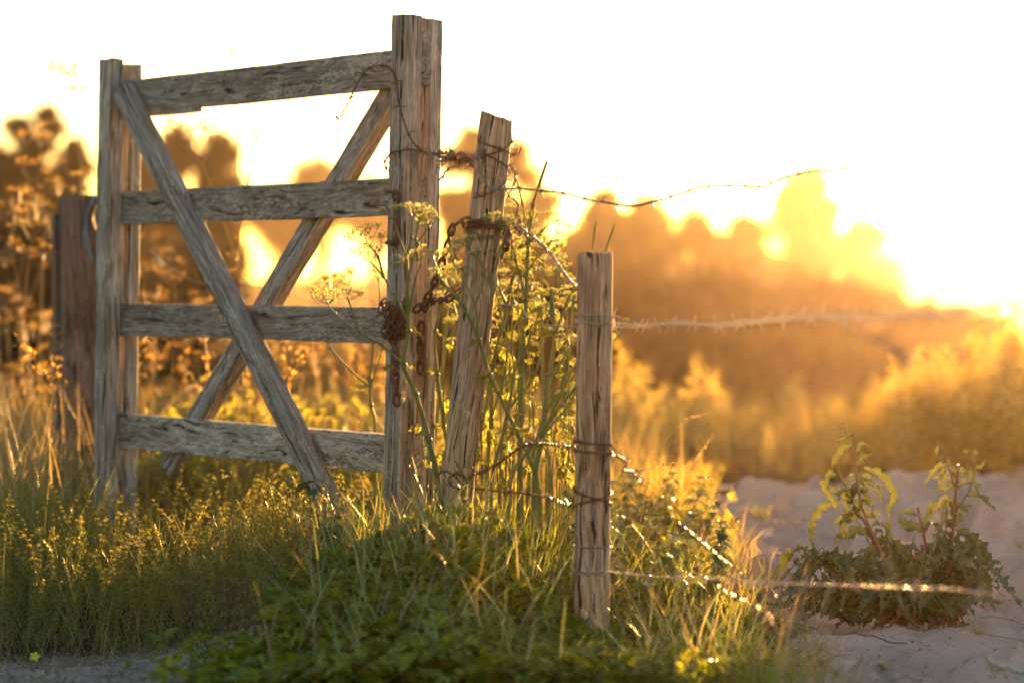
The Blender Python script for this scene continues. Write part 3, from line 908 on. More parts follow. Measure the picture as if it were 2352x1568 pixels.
barbed("second strand of the middle wire running beside it", A_([(1400, 752, 4.5), (1480, 750, 4.42), (1560, 740, 4.3), (1650, 748, 4.18), (1750, 740, 4.0), (1840, 732, 3.88), (1900, 730, 3.78), (2000, 732, 3.65), (2150, 728, 3.5), (2300, 716, 3.35), (2420, 706, 3.2)]), mat=M_bright, barbs=True, step=.11, r=.0010, hel=.0013, pitch=.040)
barbed("broken wire end dropping from the middle wire at the right", A_([(1915, 735, 3.75), (1945, 752, 3.75), (1985, 772, 3.75), (2030, 792, 3.75), (2060, 805, 3.76), (2082, 822, 3.78), (2088, 838, 3.8), (2080, 842, 3.8)]), mat=M_zinc, step=.03, r=.0010, hel=.0013, pitch=.040)
fwrap("rusty barbed wire tied round the front post below its middle", [1010, 1022, 1032, 1040, 1036], 170, 2.0, M_wire, step=.04, hel=.0024,
   extra0=A_([(1060, 1100, 5.4), (1110, 1082, 5.3), (1150, 1060, 5.2), (1190, 1030, 5.05), (1225, 1018, 4.9), (1262, 1020, 4.75), (1310, 1025, 4.6)]),
   extra1=A_([(1400, 1045, 4.52), (1420, 1048, 4.48), (1440, 1062, 4.45), (1432, 1080, 4.45), (1455, 1085, 4.4), (1470, 1110, 4.38)]))
fwrap("rusty wire crossed in an X on the front post", [1120, 1150, 1175, 1150, 1125, 1165], 170, 2.0, M_wire, step=.08,
   extra0=A_([(1000, 1098, 5.40), (1018, 1082, 5.39), (1040, 1090, 5.37), (1062, 1110, 5.3), (1100, 1122, 5.2), (1150, 1128, 5.1), (1200, 1132, 4.95), (1260, 1142, 4.75), (1310, 1160, 4.6)]))
barbed("short rusty barbed wire snagged round the foot of the leaning post", A_([(1046, 1058, 5.34), (1060, 1085, 5.33), (1072, 1108, 5.33), (1062, 1122, 5.34), (1040, 1118, 5.35), (1030, 1100, 5.36), (1050, 1088, 5.36), (1078, 1100, 5.35), (1090, 1075, 5.36), (1098, 1050, 5.37)]), step=.03)
fwrap("thin galvanised tie round the lower front post", [1252, 1256], 150, 1.1, M_zinc, barbs=False, twist=False, r=.0016, name="plain_wire")
fwrap("lowest barbed wire running right from the front post to the sand, glinting", [1308, 1312, 1314], 170, 1.3, M_bright, step=.12,
   extra1=A_([(1400, 1312, 4.45), (1450, 1318, 4.38), (1520, 1324, 4.28), (1620, 1328, 4.15), (1720, 1334, 4.05), (1820, 1340, 3.95), (1900, 1342, 3.88), (2000, 1346, 3.82), (2100, 1350, 3.76), (2180, 1352, 3.72), (2260, 1362, 3.69), (2340, 1366, 3.66), (2420, 1370, 3.62)]), r=.0010, hel=.0013, pitch=.040)
barbed("slack barbed wire trailing from the front post down to the sand", A_([(1560, 1200, 4.6), (1620, 1250, 4.45), (1680, 1300, 4.3), (1740, 1345, 4.15), (1800, 1385, 4.15), (1860, 1430, 4.1)]), mat=M_wire, step=.04, r=.0007, hel=.0010, pitch=.040)
barbed("wire on the ground trailing over the sand ridge", A_([(1650, 1345, 4.2), (1700, 1375, 4.1), (1760, 1405, 4.0), (1800, 1470, 3.9), (1900, 1530, 4.0), (1960, 1580, 3.95)]), mat=M_wire, step=.05, r=.0006, hel=.0010, pitch=.040)
barbed("thin dark wire far left running to the old post", A_([(-40, 578, 7.5), (60, 580, 7.4), (140, 578, 7.3)]), mat=M_wire, barbs=False, name="plain_wire")
barbed("pale blue-grey wire behind the gate dipping across the diagonal braces", A_([(345, 575, 7.2), (385, 610, 7.1), (430, 640, 7.0), (480, 655, 6.95), (560, 655, 6.9), (640, 668, 6.85)]), mat=M_zinc, barbs=False, twist=False, r=.0018, name="plain_wire")

# ------------------------------------------------------------------ rusty chain
def link_mesh():
    g = Geo()
    P = []
    a_, b_ = .0055, .0095
    for k in range(28):
        t = 2*pi*k/28
        x = a_*cos(t) * (1 if True else 0); y = b_*(1 if sin(t) >= 0 else -1)*abs(sin(t))**.8
        P.append((x, y*1.35, .0012*sin(2*t)))
    P.append(P[0]); 
    add_tube(g, P, .0029, 8, caps=False)
    return g.mesh("link", M_rust)
LINK = link_mesh()
def chain(label, pts, sp=.0185, scale=1.0, twist0=0.0, wob=.0, group=None):
    P = catmull(pts, .002)
    loc = P[0].copy()
    A = np.array([tuple(p-loc) for p in P])
    T, N, B = frames(A)
    s = np.concatenate([[0], np.cumsum(np.linalg.norm(np.diff(A, axis=0), axis=1))])
    t = empty("rusty_chain", loc, label, "chain", group)
    d = sp/2; k = 0
    rr = random.Random(9)
    while d < s[-1] and k < 98:
        i = min(int(np.searchsorted(s, d)), len(A)-1)
        o = link("chain_link", LINK, t)
        M = Matrix((tuple(N[i]), tuple(T[i]), tuple(B[i]))).transposed().to_4x4()
        if M.determinant() < 0: M = Matrix((tuple(N[i]), tuple(T[i]), tuple(-B[i]))).transposed().to_4x4()
        M = Matrix.Translation(Vector(A[i])) @ M @ Matrix.Rotation(twist0 + (pi/2)*(k % 2) + rr.uniform(-.25, .25), 4, 'Y') @ Matrix.Scale(scale, 4)
        o.matrix_local = M
        d += sp*scale; k += 1
    return t
cpts = [on_post(515, 330, .050), on_post(513, 290, .047), on_post(512, 250, .045), on_post(508, 210, .046)] + A_([(1062, 508, 5.48), (1045, 517, 5.49), (1036, 535, 5.50), (1030, 560, 5.52), (1020, 590, 5.53), (1012, 615, 5.54), (1000, 645, 5.55), (988, 672, 5.57), (975, 695, 5.59), (955, 712, 5.61)])
chain("rusty chain slung from the leaning post down to the gate stile", cpts, scale=1.25)
chain("second turn of rusty chain round the leaning post", [on_post(520, a, .046) for a in range(190, 380, 12)] + A_([(1165, 545, 5.46), (1158, 575, 5.48), (1150, 590, 5.50)]), scale=1.25)
chain("short length of rusty chain showing between the gate and the leaning post", A_([(975, 712, 5.66), (995, 692, 5.62), (1012, 690, 5.58), (1028, 688, 5.55), (1045, 676, 5.54), (1056, 668, 5.54)]), scale=1.15)
# knot round the stile
kp = []
rt = random.Random(12)
cu, cz = gate_uz(918, 735, 0)
for k in range(34):
    t = k / 33
    a = k * .95
    ww = -.016 + .008*sin(k*1.3)
    u = cu + .008 + .038*cos(a)*(1-.35*t) + rt.uniform(-.008, .008); z = cz - .004 + .040*sin(a*1.17 + .4)*(1-.25*t) + rt.uniform(-.010, .010)
    kp.append(G(u, z, ww))
chain("big knot of rusty chain bunched round the gate's right stile", kp, scale=.95)
chain("end of the rusty chain hooked over the left edge of the right stile", [gp(886, 690, .01), gp(878, 697, -.004), gp(876, 712, -.010), gp(882, 724, -.012), gp(895, 735, -.014)], scale=1.05)
chain("free end of rusty chain hanging down the right stile", [gp(898, 765, -.014), gp(903, 790, -.012), gp(907, 815, -.011), gp(908, 845, -.010), gp(908, 875, -.010), gp(910, 905, -.010), gp(912, 930, -.010)], scale=1.30)
lg = [gp(955, 770, -.002), gp(962, 800, .0), gp(962, 835, .0), gp(968, 870, .0)]
chain("chain hanging in the gap between the two boards of the right stile", [G(UR+SW+.004, z, T1+.010) for z in np.linspace(cz-.01, cz-.13, 7)], scale=1.25)

# ------------------------------------------------------------------ plant materials
M_cover = leafmat("cinquefoil_leaf", [(0.05, 0.068, 0.004), (0.115, 0.14, 0.007), (0.21, 0.22, 0.016)], trans=.45, rough=.45)
M_grass = leafmat("green_grass", [(0.07, 0.11, 0.015), (0.13, 0.17, 0.025), (0.21, 0.20, 0.05)], trans=.45, rough=.4, spec=.4)
M_bgrass = leafmat("blue_green_grass", [(0.10, 0.155, 0.08), (0.155, 0.205, 0.11), (0.25, 0.27, 0.17)], trans=.35, rough=.4, spec=.4)
M_straw = leafmat("dry_straw", [(0.16, 0.12, 0.07), (0.24, 0.18, 0.10), (0.33, 0.26, 0.17)], trans=.35, rough=.5)
M_field = leafmat("golden_field_grass", [(0.10, 0.09, 0.025), (0.17, 0.13, 0.04), (0.26, 0.18, 0.07)], trans=.5)
M_bed = leafmat("bedstraw", [(0.09, 0.10, 0.012), (0.17, 0.17, 0.018), (0.28, 0.23, 0.03)], trans=.5, tcol=(.45, .38, .04))
M_stem = leafmat("green_stem", [(0.07, 0.10, 0.035), (0.10, 0.14, 0.05), (0.14, 0.16, 0.07)], trans=.30, rough=.45)
M_umb = leafmat("umbel_florets", [(0.20, 0.24, 0.08), (0.32, 0.34, 0.16), (0.50, 0.50, 0.32)], trans=.5)
M_fern = leafmat("parsley_leaf", [(0.07, 0.10, 0.015), (0.11, 0.14, 0.02), (0.16, 0.17, 0.03)], trans=.6, tcol=(.4, .38, .05))
M_nettle = leafmat("nettle_leaf", [(0.025, 0.045, 0.018), (0.045, 0.07, 0.025), (0.075, 0.095, 0.035)], trans=.35, rough=.42, spec=.5)
M_dock = leafmat("dock_leaf", [(0.03, 0.042, 0.010), (0.05, 0.066, 0.014), (0.085, 0.09, 0.02)], trans=.30, rough=.4, spec=.45, tcol=(.10, .10, .010))
M_dockstem = leafmat("dock_stem", [(0.10, 0.035, 0.02), (0.17, 0.06, 0.035)], trans=.15, rough=.4)
M_dry = leafmat("dry_umbel", [(0.16, 0.09, 0.025), (0.30, 0.18, 0.05), (0.48, 0.32, 0.10)], trans=.65)
M_drystem = leafmat("dry_stem", [(0.12, 0.08, 0.045), (0.20, 0.15, 0.08)], trans=.25)
M_bramble = leafmat("bramble_leaf", [(0.06, 0.09, 0.012), (0.12, 0.14, 0.018), (0.20, 0.17, 0.02)], trans=.55, tcol=(.4, .35, .03))
M_feather = leafmat("feathery_golden_leaf", [(0.16, 0.14, 0.05), (0.26, 0.21, 0.08), (0.38, 0.30, 0.13)], trans=.55)
M_shrub = leafmat("shrub_leaf", [(0.09, 0.075, 0.018), (0.18, 0.135, 0.03), (0.30, 0.22, 0.06)], trans=.6)
M_litter = leafmat("plant_litter", [(0.06, 0.04, 0.02), (0.13, 0.09, 0.05), (0.24, 0.19, 0.13)], trans=.1)
M_weed = leafmat("dry_brown_weed", [(0.05, 0.03, 0.018), (0.09, 0.05, 0.03)], trans=.2)
M_flower = leafmat("yellow_flower", [(0.55, 0.50, 0.02), (0.65, 0.6, 0.04)], trans=.3)
M_whitewood = leafmat("bleached_root", [(0.26, 0.21, 0.17), (0.38, 0.32, 0.27)], trans=.0)

def scatter(n, x0, x1, y0, y1, keep=None):
    x = rng.uniform(x0, x1, n); y = rng.uniform(y0, y1, n)
    if keep is not None:
        k = keep(x, y); x, y = x[k], y[k]
    return np.stack([x, y, ground_z(x, y)], -1)
def veg_keep(margin=0.0, soft=.06):
    def f(x, y):
        return (x < sand_edge(y) + margin + rng.normal(0, soft, len(x))) & (np.exp(-((x+.74)/.36)**2 - ((y-4.86)/.27)**2) < rng.uniform(.22, .7, len(x)))
    return f
def mound(x, y):
    """how much of the leafy mound covers this spot"""
    return np.exp(-((x + 0.07) / .42) ** 4 - ((y - 5.5) / .8) ** 4) + np.exp(-((x + .12) / .44) ** 4 - ((y - 4.8) / .45) ** 4)

# ------------------------------------------------------------------ leafy ground cover on the mound
lt = []; lf = []
for k in range(5):           # five leaflets like a hand
    a = (k - 2) * .62
    M = np.array([[cos(a), sin(a), 0], [-sin(a), cos(a), 0], [0, 0, 1]])
    P = np.array([[0, .1, 0], [-.20, .62, .10], [0, .60, .0], [.20, .62, .10], [-.13, .95, .03], [0, 1.02, -.06], [.13, .95, .03]]) @ M.T
    lt.append(P); lf += [[7*k+0, 7*k+2, 7*k+4, 7*k+1], [7*k+0, 7*k+3, 7*k+6, 7*k+2], [7*k+2, 7*k+5, 7*k+4, 7*k+4], ]
lt = np.concatenate(lt)
lf4 = []; 
for k in range(5):
    o = 7*k
    lf4 += [[o, o+2, o+1, o+1], ]
# clean faces: quads only
lfq = []
for k in range(5):
    o = 7*k
    lfq += [[o, o+2, o+4, o+1], [o, o+3, o+6, o+2], [o+2, o+6, o+5, o+4]]
g = Geo()
P = scatter(26000, -.95, .62, 4.35, 6.3, lambda x, y: (rng.uniform(0, 1, len(x)) < mound(x, y) * 1.0) & veg_keep(-.08)(x, y))
n = len(P)
lift = rng.uniform(0, 1, n) ** .8
P[:, 2] += .005 + lift * (.035 + .05 * vnoise(P[:, 0], P[:, 1], 7, 3))
R = rotmats(rng.uniform(0, 2*pi, n), rng.normal(.15, .45, n), rng.normal(0, .45, n))
inst(g, lt, lfq, R, P, rng.uniform(.016, .034, n))
go = g.build("ground_cover", M_cover); tag(go, "dark green leafy creeping cover on the mound round the posts", "ground cover", kind="stuff")

# yellow cinquefoil flowers, a few
for q, (px, py, Y, lab) in enumerate(((1025, 2600, 0, ""),)): pass
FM = None
g = Geo()
for k in range(5):
    a = k*2*pi/5
    g.add([(0, 0, 0), (cos(a-.45)*.008, sin(a-.45)*.008, .002), (cos(a)*.0105, sin(a)*.0105, .001), (cos(a+.45)*.008, sin(a+.45)*.008, .002)], [(0, 1, 2, 3)])
FM = g.mesh("petals", M_flower)
for (px, py, lab) in ((1022, 1482, "small yellow flower low in the dark leaves at the bottom"), (1272-0, 1392, "small yellow flower in the leafy mound below the leaning post"), (80, 1507, "small yellow flower on the sandy patch at bottom left")):
    Y = 4.85 if py > 1450 else 5.15
    p_ = at(px if px != 1272 else 860, py if px != 1272 else 1330, Y)
    o = link("yellow_flower", FM); o.location = p_; o.rotation_euler = (radians(60), 0, .3); tag(o, lab, "flower")

# ------------------------------------------------------------------ grasses
def blade_field(name, mats, specs, label):
    g = Geo()
    for (P, L0, L1, w0, w1, le, be, mi, seg) in specs:
        n = len(P)
        if n == 0: continue
        blades(g, P, rng.uniform(0, 2*pi, n), rng.uniform(L0, L1, n), rng.uniform(w0, w1, n), np.abs(rng.normal(0, le, n)), rng.uniform(0, be, n), seg=seg, mat=mi)
    o = g.build(name, mats); tag(o, label, "grass", kind="stuff"); return o
near_keep = lambda x, y: veg_keep(-.04, .05)(x, y) & ((np.abs(x - .16 - (y-5)*.03) > .10) | (y > 5.05) | (rng.uniform(0, 1, len(x)) < .22))
blade_field("grass", [M_grass, M_bgrass, M_straw], [
    (scatter(1100, -.10, .62, 4.4, 5.2, near_keep), .04, .13, .002, .0045, .30, 1.1, 0, 6),
    (scatter(300, -.35, .60, 4.4, 5.2, near_keep), .08, .22, .0025, .0045, .35, 1.3, 1, 7),
    (scatter(170, -.45, .50, 4.62, 5.15, near_keep), .11, .28, .0028, .0050, .30, 1.0, 1, 8),
    (scatter(110, -.45, .60, 4.62, 5.3, near_keep), .10, .28, .0022, .0040, .38, .9, 2, 8),
    (scatter(260, -.5, .62, 4.4, 5.6, near_keep), .10, .26, .0015, .0030, .45, 1.0, 2, 6),
    (scatter(600, -.9, .58, 5.0, 6.5, near_keep), .05, .17, .0015, .0035, .30, 1.0, 0, 5),
    (scatter(200, -.8, .55, 5.0, 6.4, near_keep), .08, .22, .0015, .003, .35, 1.1, 1, 6),
    (scatter(300, -1.1, .58, 5.0, 6.5, near_keep), .08, .22, .0012, .0025, .5, .9, 2, 5),
    (scatter(1500, .35, .72, 4.5, 7.2, lambda x, y: np.abs(x - sand_edge(y) + .03) < .13), .03, .13, .0012, .0028, .6, 1.0, 2, 4),
    (scatter(1200, .30, .70, 4.5, 7.2, lambda x, y: np.abs(x - sand_edge(y) + .06) < .13), .03, .12, .0012, .0028, .5, 1.0, 0, 4),
    (scatter(650, -1.3, -.3, 5.0, 6.2, near_keep), .10, .27, .0014, .0028, .3, .8, 0, 6),
    (scatter(260, -1.3, -.3, 5.0, 6.2, near_keep), .12, .30, .0012, .0022, .35, .7, 2, 6),
    (scatter(700, -.35, .50, 4.9, 5.9, near_keep), .10, .24, .0016, .0034, .4, 1.1, 0, 6),
    (scatter(130, .06, .30, 4.80, 4.965), .04, .12, .0016, .0036, .45, 1.1, 0, 5),
    (scatter(90, .09, .27, 4.86, 5.08), .04, .13, .0016, .0034, .45, 1.1, 0, 5),
    (scatter(60, .09, .27, 4.84, 5.08), .05, .14, .0012, .0026, .5, .9, 2, 5),
    (scatter(900, -1.1, -.3, 4.6, 5.3, near_keep), .04, .14, .0010, .0022, .8, 1.0, 2, 4),
], "green and straw coloured grass blades in the foreground and on the mound")

# leafy weeds under the gate and across the field
field_specs = [
    (scatter(4200, -1.9, .75, 6.2, 8.2, lambda x, y: (x < np.minimum(sand_edge(y), .75)) & ((y > 6.9) | (x > -.1))), .10, .30, .002, .005, .25, .9, 0, 5),
    (scatter(1300, -1.9, .5, 7.0, 8.2), .22, .50, .002, .004, .2, .7, 1, 6),
    (scatter(4200, -2.4, 3.6, 9.6, 14), .10, .35, .003, .007, .25, .8, 0, 5),
    (scatter(2500, -4.0, 6.5, 13, 22), .15, .35, .006, .012, .3, .8, 0, 4),
    (scatter(1500, -9, 13, 22, 40), .2, .4, .015, .03, .3, .8, 0, 3),
]
blade_field("field_grass", [M_field, M_straw], field_specs, "tall golden dry grass of the field behind the fence")
# tall dark grass by the old post
blade_field("reedy_grass", [M_field, M_grass, M_straw], [
    (scatter(500, -1.7, -1.17, 6.3, 7.6), .22, .55, .003, .006, .22, .6, 2, 6),
    (scatter(800, -1.75, -1.12, 5.9, 7.6), .12, .36, .003, .006, .25, .7, 1, 6),
], "tall brown-green grass round the old post at the left")

# ------------------------------------------------------------------ bedstraw stalks at the left
def bedstraw_mesh(seed, H):
    r = np.random.default_rng(seed)
    g = Geo()
    bx, by = r.uniform(-.05, .09), r.uniform(-.04, .04)
    def path(t): return np.array([bx * t**1.6, by * t**1.6, H * t]) + (np.array([.02*np.sign(bx), 0, -.012]) * max(0, t - .85) * 6 if seed % 2 else 0)
    P = [path(t) for t in np.linspace(0, 1, 14)]
    add_tube(g, P, np.linspace(.0013, .0006, 14), 4, 0)
    nn = int(H / .011)
    Q = []; S2 = []
    for k in range(nn):
        t = (k + 1) / nn
        if t < .12: continue
        m = 7 if t > .45 else 5
        c = path(t); sz = (.0085 - .003 * t) * (1 + .35 * (t > .55 and (k % 2)))
        for j in range(m):
            a = 2*pi*j/m + k*.5
            Q.append((c, a, sz)); 
        if t > .5:      # little bud clusters
            for j in range(6):
                d = r.normal(size=3); d /= np.linalg.norm(d)
                Q.append((c + d * .0042 * (1.5 - t*.7), r.uniform(0, 6), .0040))
    C = np.array([q[0] for q in Q]); A = np.array([q[1] for q in Q]); Z = np.array([q[2] for q in Q])
    inst(g, LV, LF, rotmats(A, r.uniform(-.1, .9, len(Q)), r.normal(0, .4, len(Q))), C, Z, 1)
    return g
BED = []
for k in range(7):
    H = [.15, .18, .21, .23, .26, .20, .22][k]
    BED.append(bedstraw_mesh(k, H))
bed_me = [(b, b.mesh("stalk", [M_stem, M_bed])) for b in BED]
def bed_keep(x, y):
    right = np.interp(y, [4.9, 5.3, 5.8, 6.2, 6.6], [-.60, -.43, -.36, -.32, -.3])
    return (x < right + rng.normal(0, .04, len(x))) & (np.exp(-((x+.75)/.30)**2 - ((y-4.9)/.22)**2) < .4)
# the mass of them
g = Geo()
P = scatter(1500, -1.5, -.2, 4.95, 6.5, bed_keep)
for k, (b, me) in enumerate(bed_me):
    Pk = P[k::7]; n = len(Pk)
    V = np.concatenate(b.V)
    off = 0
    for Vb, Lb, Tb, Mb in zip(b.V, b.L, b.T, b.M):
        pass
    allL = np.concatenate(b.L); allT = np.concatenate(b.T); allM = np.concatenate(b.M)
    quad = allT == 4
    # every face here is a quad except the stem's end caps (also 4-sided)
    F = allL.reshape(-1, 4)
    for mi in (0, 1):
        Fm = F[allM == mi]
        if mi == 0: 
            Rk = rotmats(rng.uniform(0, 2*pi, n), rng.normal(0, .17, n), rng.normal(0, .17, n)); Sk = rng.uniform(.55, 1.25, n)
        inst(g, V, Fm, Rk, Pk, Sk, mi)
o = g.build("bedstraw", [M_stem, M_bed]); tag(o, "mass of upright yellow-green bedstraw at the left foreground", "ground cover", kind="stuff")
# stalks that stand out one by one
spots = []
rs = random.Random(3)
for k in range(64):
    px = rs.uniform(20, 830); base = rs.uniform(1290, 1500) - max(0, px-400)*.12
    Y = CAM_Z / ((base - 647) / FPX)
    spots.append((at(px, base, Y).x, Y))
for k, (x, y) in enumerate(spots):
    o = link("bedstraw_stalk", bed_me[k % 7][1]); o.location = (x, y, gz(x, y)); o.rotation_euler = (rs.gauss(0, .1), rs.gauss(0, .12), rs.uniform(0, 6.28))
    s_ = rs.uniform(.85, 1.2); o.scale = (s_, s_, s_)
    tag(o, "upright yellow-green bedstraw stalk with whorled leaves, standing clear of the mass at the left", "plant", "bedstraw stalks")

# ------------------------------------------------------------------ umbellifer (cow parsley) parts
def umbel_mesh(name, seed, R=.036, rays=11, dry=False, dens=12, up=.75):
    r = np.random.default_rng(seed)
    g = Geo()
    fl = []
    for k in range(rays):
        a = 2*pi*k/rays + r.uniform(-.2, .2); rad = R * (sqrt((k + .7)/rays) if rays > 6 else .8) * r.uniform(.85, 1.1)
        tip = np.array([cos(a)*rad, sin(a)*rad, R*up*(1 - .35*(rad/R)**2) * r.uniform(.9, 1.1)])
        midp = tip * .55 + np.array([0, 0, -.06*R])
        add_tube(g, [(0, 0, 0), midp, tip], [.0007, .0006, .0005], 3, 0, caps=False)
        for j in range(dens):
            d = r.normal(size=3); d[2] = abs(d[2])*.9 + .25; d /= np.linalg.norm(d)
            q = tip + d * R * .24 * r.uniform(.8, 1.15)
            add_tube(g, [tip, q], [.0004, .0003], 3, 0, caps=False)
            fl.append((q, d))
    n = len(fl)
    C = np.array([f[0] for f in fl]); D = np.array([f[1] for f in fl])
    # small flat flowers / paired seeds
    if dry:
        TV = np.array([[-.5, 0, 0], [0, -.5, 0.1], [.5, 0, 0], [0, .5, .1]]); sc = .0045
        inst(g, QV, QF, rand_rot(n), C, r.uniform(.7, 1.3, n)*.0062, 1)
    else:
        yaw = np.arctan2(D[:, 1], D[:, 0]) - pi/2
        pit = np.arcsin(D[:, 2])
        inst(g, LV, LF, rotmats(yaw, pit, r.uniform(-pi, pi, n)), C, r.uniform(.75, 1.2, n)*.0058, 1)
        inst(g, LV, LF, rotmats(yaw+.3, pit, r.uniform(-pi, pi, n)), C, r.uniform(.75, 1.2, n)*.0050, 1)
    return g.mesh(name, [M_drystem if dry else M_stem, M_dry if dry else M_umb])
UMB = [umbel_mesh("umbel", s, R=.030 + .004*(s % 3), rays=9 + s % 4, dens=11) for s in range(5)]
UMBS = [umbel_mesh("umbel", 20+s, R=.020, rays=7, dens=9) for s in range(3)]

def fern_mesh(seed, L=.08):
    """a divided, toothed parsley leaf"""
    r = np.random.default_rng(seed)
    g = Geo()
    TV = np.array([[0, 0, 0], [-.20, .22, .02], [-.12, .30, 0], [-.26, .52, .02], [-.10, .60, 0], [0, 1, -.08], [.10, .60, 0], [.26, .52, .02], [.12, .30, 0], [.20, .22, .02], [0, .3, -.02], [0, .6, -.04]])
    TF = np.array([[0, 10, 2, 1], [10, 11, 3, 2], [11, 5, 4, 3], [0, 9, 8, 10], [10, 8, 7, 11], [11, 7, 6, 5]])
    pts = [np.array([0, L*t, L*.12*sin(t*2.2) - L*.30*t*t]) for t in np.linspace(0, 1, 7)]
    add_tube(g, pts, .0007, 3, 0, caps=False)
    C, A, Z, Pp = [], [], [], []
    for k in range(6):
        t = .22 + .13*k; s = (1 - t) * .62 + .14
        c = np.array([0, L*t, L*.12*sin(t*2.2) - L*.30*t*t])
        for sg in (-1, 1):
            C.append(c); A.append(-sg*1.05); Z.append(L*s); Pp.append(r.uniform(-.45, .15))
            C.append(c + np.array([sg*L*s*.35, L*s*.2, 0])); A.append(-sg*.4); Z.append(L*s*.55); Pp.append(r.uniform(-.4, .3))
    C.append(pts[-1]*.9); A.append(0); Z.append(L*.3); Pp.append(-.3)
    inst(g, TV, TF, rotmats(np.array(A), np.array(Pp), r.normal(0, .3, len(A))), np.array(C), np.array(Z), 1)
    return g.mesh("leaf", [M_stem, M_fern])
FERN = [fern_mesh(s, L=.026 + .006*s) for s in range(4)]

def parsley(label, stem, r0, branches, umbels, leaves, seed=0, group=None, name="cow_parsley", ume=None, mstem=None):
    """stem: [(px,py,Y)...]; branches: list of point lists; umbels: [(px,py,Y,size,tilt)]; leaves: [(px,py,Y,size)]"""
    rr = random.Random(seed)
    loc = at(*stem[0]); gnd = Vector((loc.x, loc.y, gz(loc.x, loc.y) - .01))
    if loc.z > gnd.z: loc = gnd
    t = empty(name, loc, label, "plant", group)
    def stalk(pts, ra, rb):
        g = Geo()
        P = catmull(([loc] if pts is stem else []) + A_(pts), .012)
        add_tube(g, P, np.linspace(ra, rb, len(P)), 7)
        for q in pts[1:-1]:        # swollen joints
            c = at(*q)
            add_tube(g, [c - Vector((0, 0, .004)), c, c + Vector((0, 0, .004))], [ra*.9, ra*1.25, ra*.9], 7)
        o = g.build("stem", mstem or M_stem, t); local_to(t, o)
    stalk(stem, r0, r0*.55)
    for b in branches: stalk(b, r0*.45, r0*.22)
    for (px, py, Y, s, tilt) in umbels:
        o = link("umbel", rr.choice(ume or UMB), t); o.location = at(px, py, Y) - loc
        o.rotation_euler = (rr.uniform(-.35, .35), tilt, rr.uniform(0, 6.28)); o.scale = (s, s, s)
    for (px, py, Y, s) in leaves:
        o = link("leaf", rr.choice(FERN), t); o.location = at(px, py, Y) - loc
        o.rotation_euler = (rr.uniform(-.9, .5), rr.uniform(-.6, .6), rr.uniform(0, 6.28)); o.scale = (s, s, s)
    return t

y1 = 5.42
parsley("cow parsley stem rising across the right stile with pale umbels in front of the hook",
  [(1010, 1140, 5.5), (985, 1010, 5.48), (955, 905, 5.46), (928, 838, 5.45), (938, 760, 5.44), (936, 700, 5.43), (937, 640, 5.42), (933, 590, 5.42)], .0070,
  [[(933, 590, 5.42), (915, 540, 5.42), (905, 505, 5.42)], [(933, 590, 5.42), (945, 545, 5.42), (948, 498, 5.42)], [(937, 640, 5.42), (960, 560, 5.41), (985, 520, 5.41)],
   [(960, 600, 5.42), (955, 550, 5.41), (965, 500, 5.41)],
   [(928, 838, 5.45), (880, 795, 5.43), (825, 765, 5.42), (770, 720, 5.40), (752, 698, 5.4)], [(825, 765, 5.42), (815, 730, 5.41), (800, 690, 5.41)], [(936, 735, 5.43), (905, 675, 5.42), (880, 635, 5.41), (850, 600, 5.40)],
   [(938, 720, 5.43), (955, 640, 5.42), (968, 600, 5.42)], [(880, 635, 5.41), (868, 590, 5.40), (845, 560, 5.40)]],
  [(905, 505, 5.42, 1, -.1), (948, 498, 5.42, 1.1, 0), (985, 520, 5.41, 1.0, .5), (965, 505, 5.41, .9, .1), (752, 698, 5.40, 1.15, -.5), (800, 690, 5.41, .95, -.2), (845, 600, 5.40, 1.1, -.3), (840, 562, 5.40, 1.1, -.3), (915, 618, 5.42, .8, -.2), (968, 598, 5.42, .9, .3), (880, 560, 5.41, .7, -.1)],
  [(928, 838, 5.45, .7), (905, 850, 5.45, .8), (948, 750, 5.42, .9), (958, 765, 5.42, .8), (1000, 1060, 5.5, 1.0), (820, 770, 5.42, .5), (975, 980, 5.48, .8)], seed=1)
parsley("leaning cow parsley in front of the leaning post, pale umbels over the chain",
  [(1235, 1110, 5.5), (1180, 980, 5.48), (1125, 860, 5.45), (1100, 780, 5.43), (1060, 700, 5.4), (1010, 640, 5.38)], .0060,
  [[(1100, 780, 5.43), (1090, 700, 5.40), (1062, 640, 5.38), (1040, 600, 5.36)], [(1090, 700, 5.40), (1110, 650, 5.38), (1105, 605, 5.38)], [(1060, 700, 5.4), (1020, 650, 5.38), (998, 600, 5.38)],
   [(1150, 905, 5.46), (1165, 800, 5.42), (1150, 720, 5.40), (1130, 640, 5.38), (1075, 570, 5.36)], [(1130, 640, 5.38), (1150, 580, 5.36), (1160, 530, 5.36)]],
  [(1010, 640, 5.38, .9, -.2), (1040, 600, 5.36, 1.0, .1), (1105, 605, 5.38, .9, .2), (998, 600, 5.38, .8, -.2), (1075, 572, 5.36, 1.0, -.2), (1062, 640, 5.38, .9, 0), (1160, 530, 5.36, 1.1, .2), (1135, 515, 5.36, .9, -.2)],
  [(1125, 860, 5.45, .8), (1100, 780, 5.43, .8), (1180, 980, 5.48, 1.2), (1150, 905, 5.46, 1.0), (1090, 960, 5.5, 1.3)], seed=2)
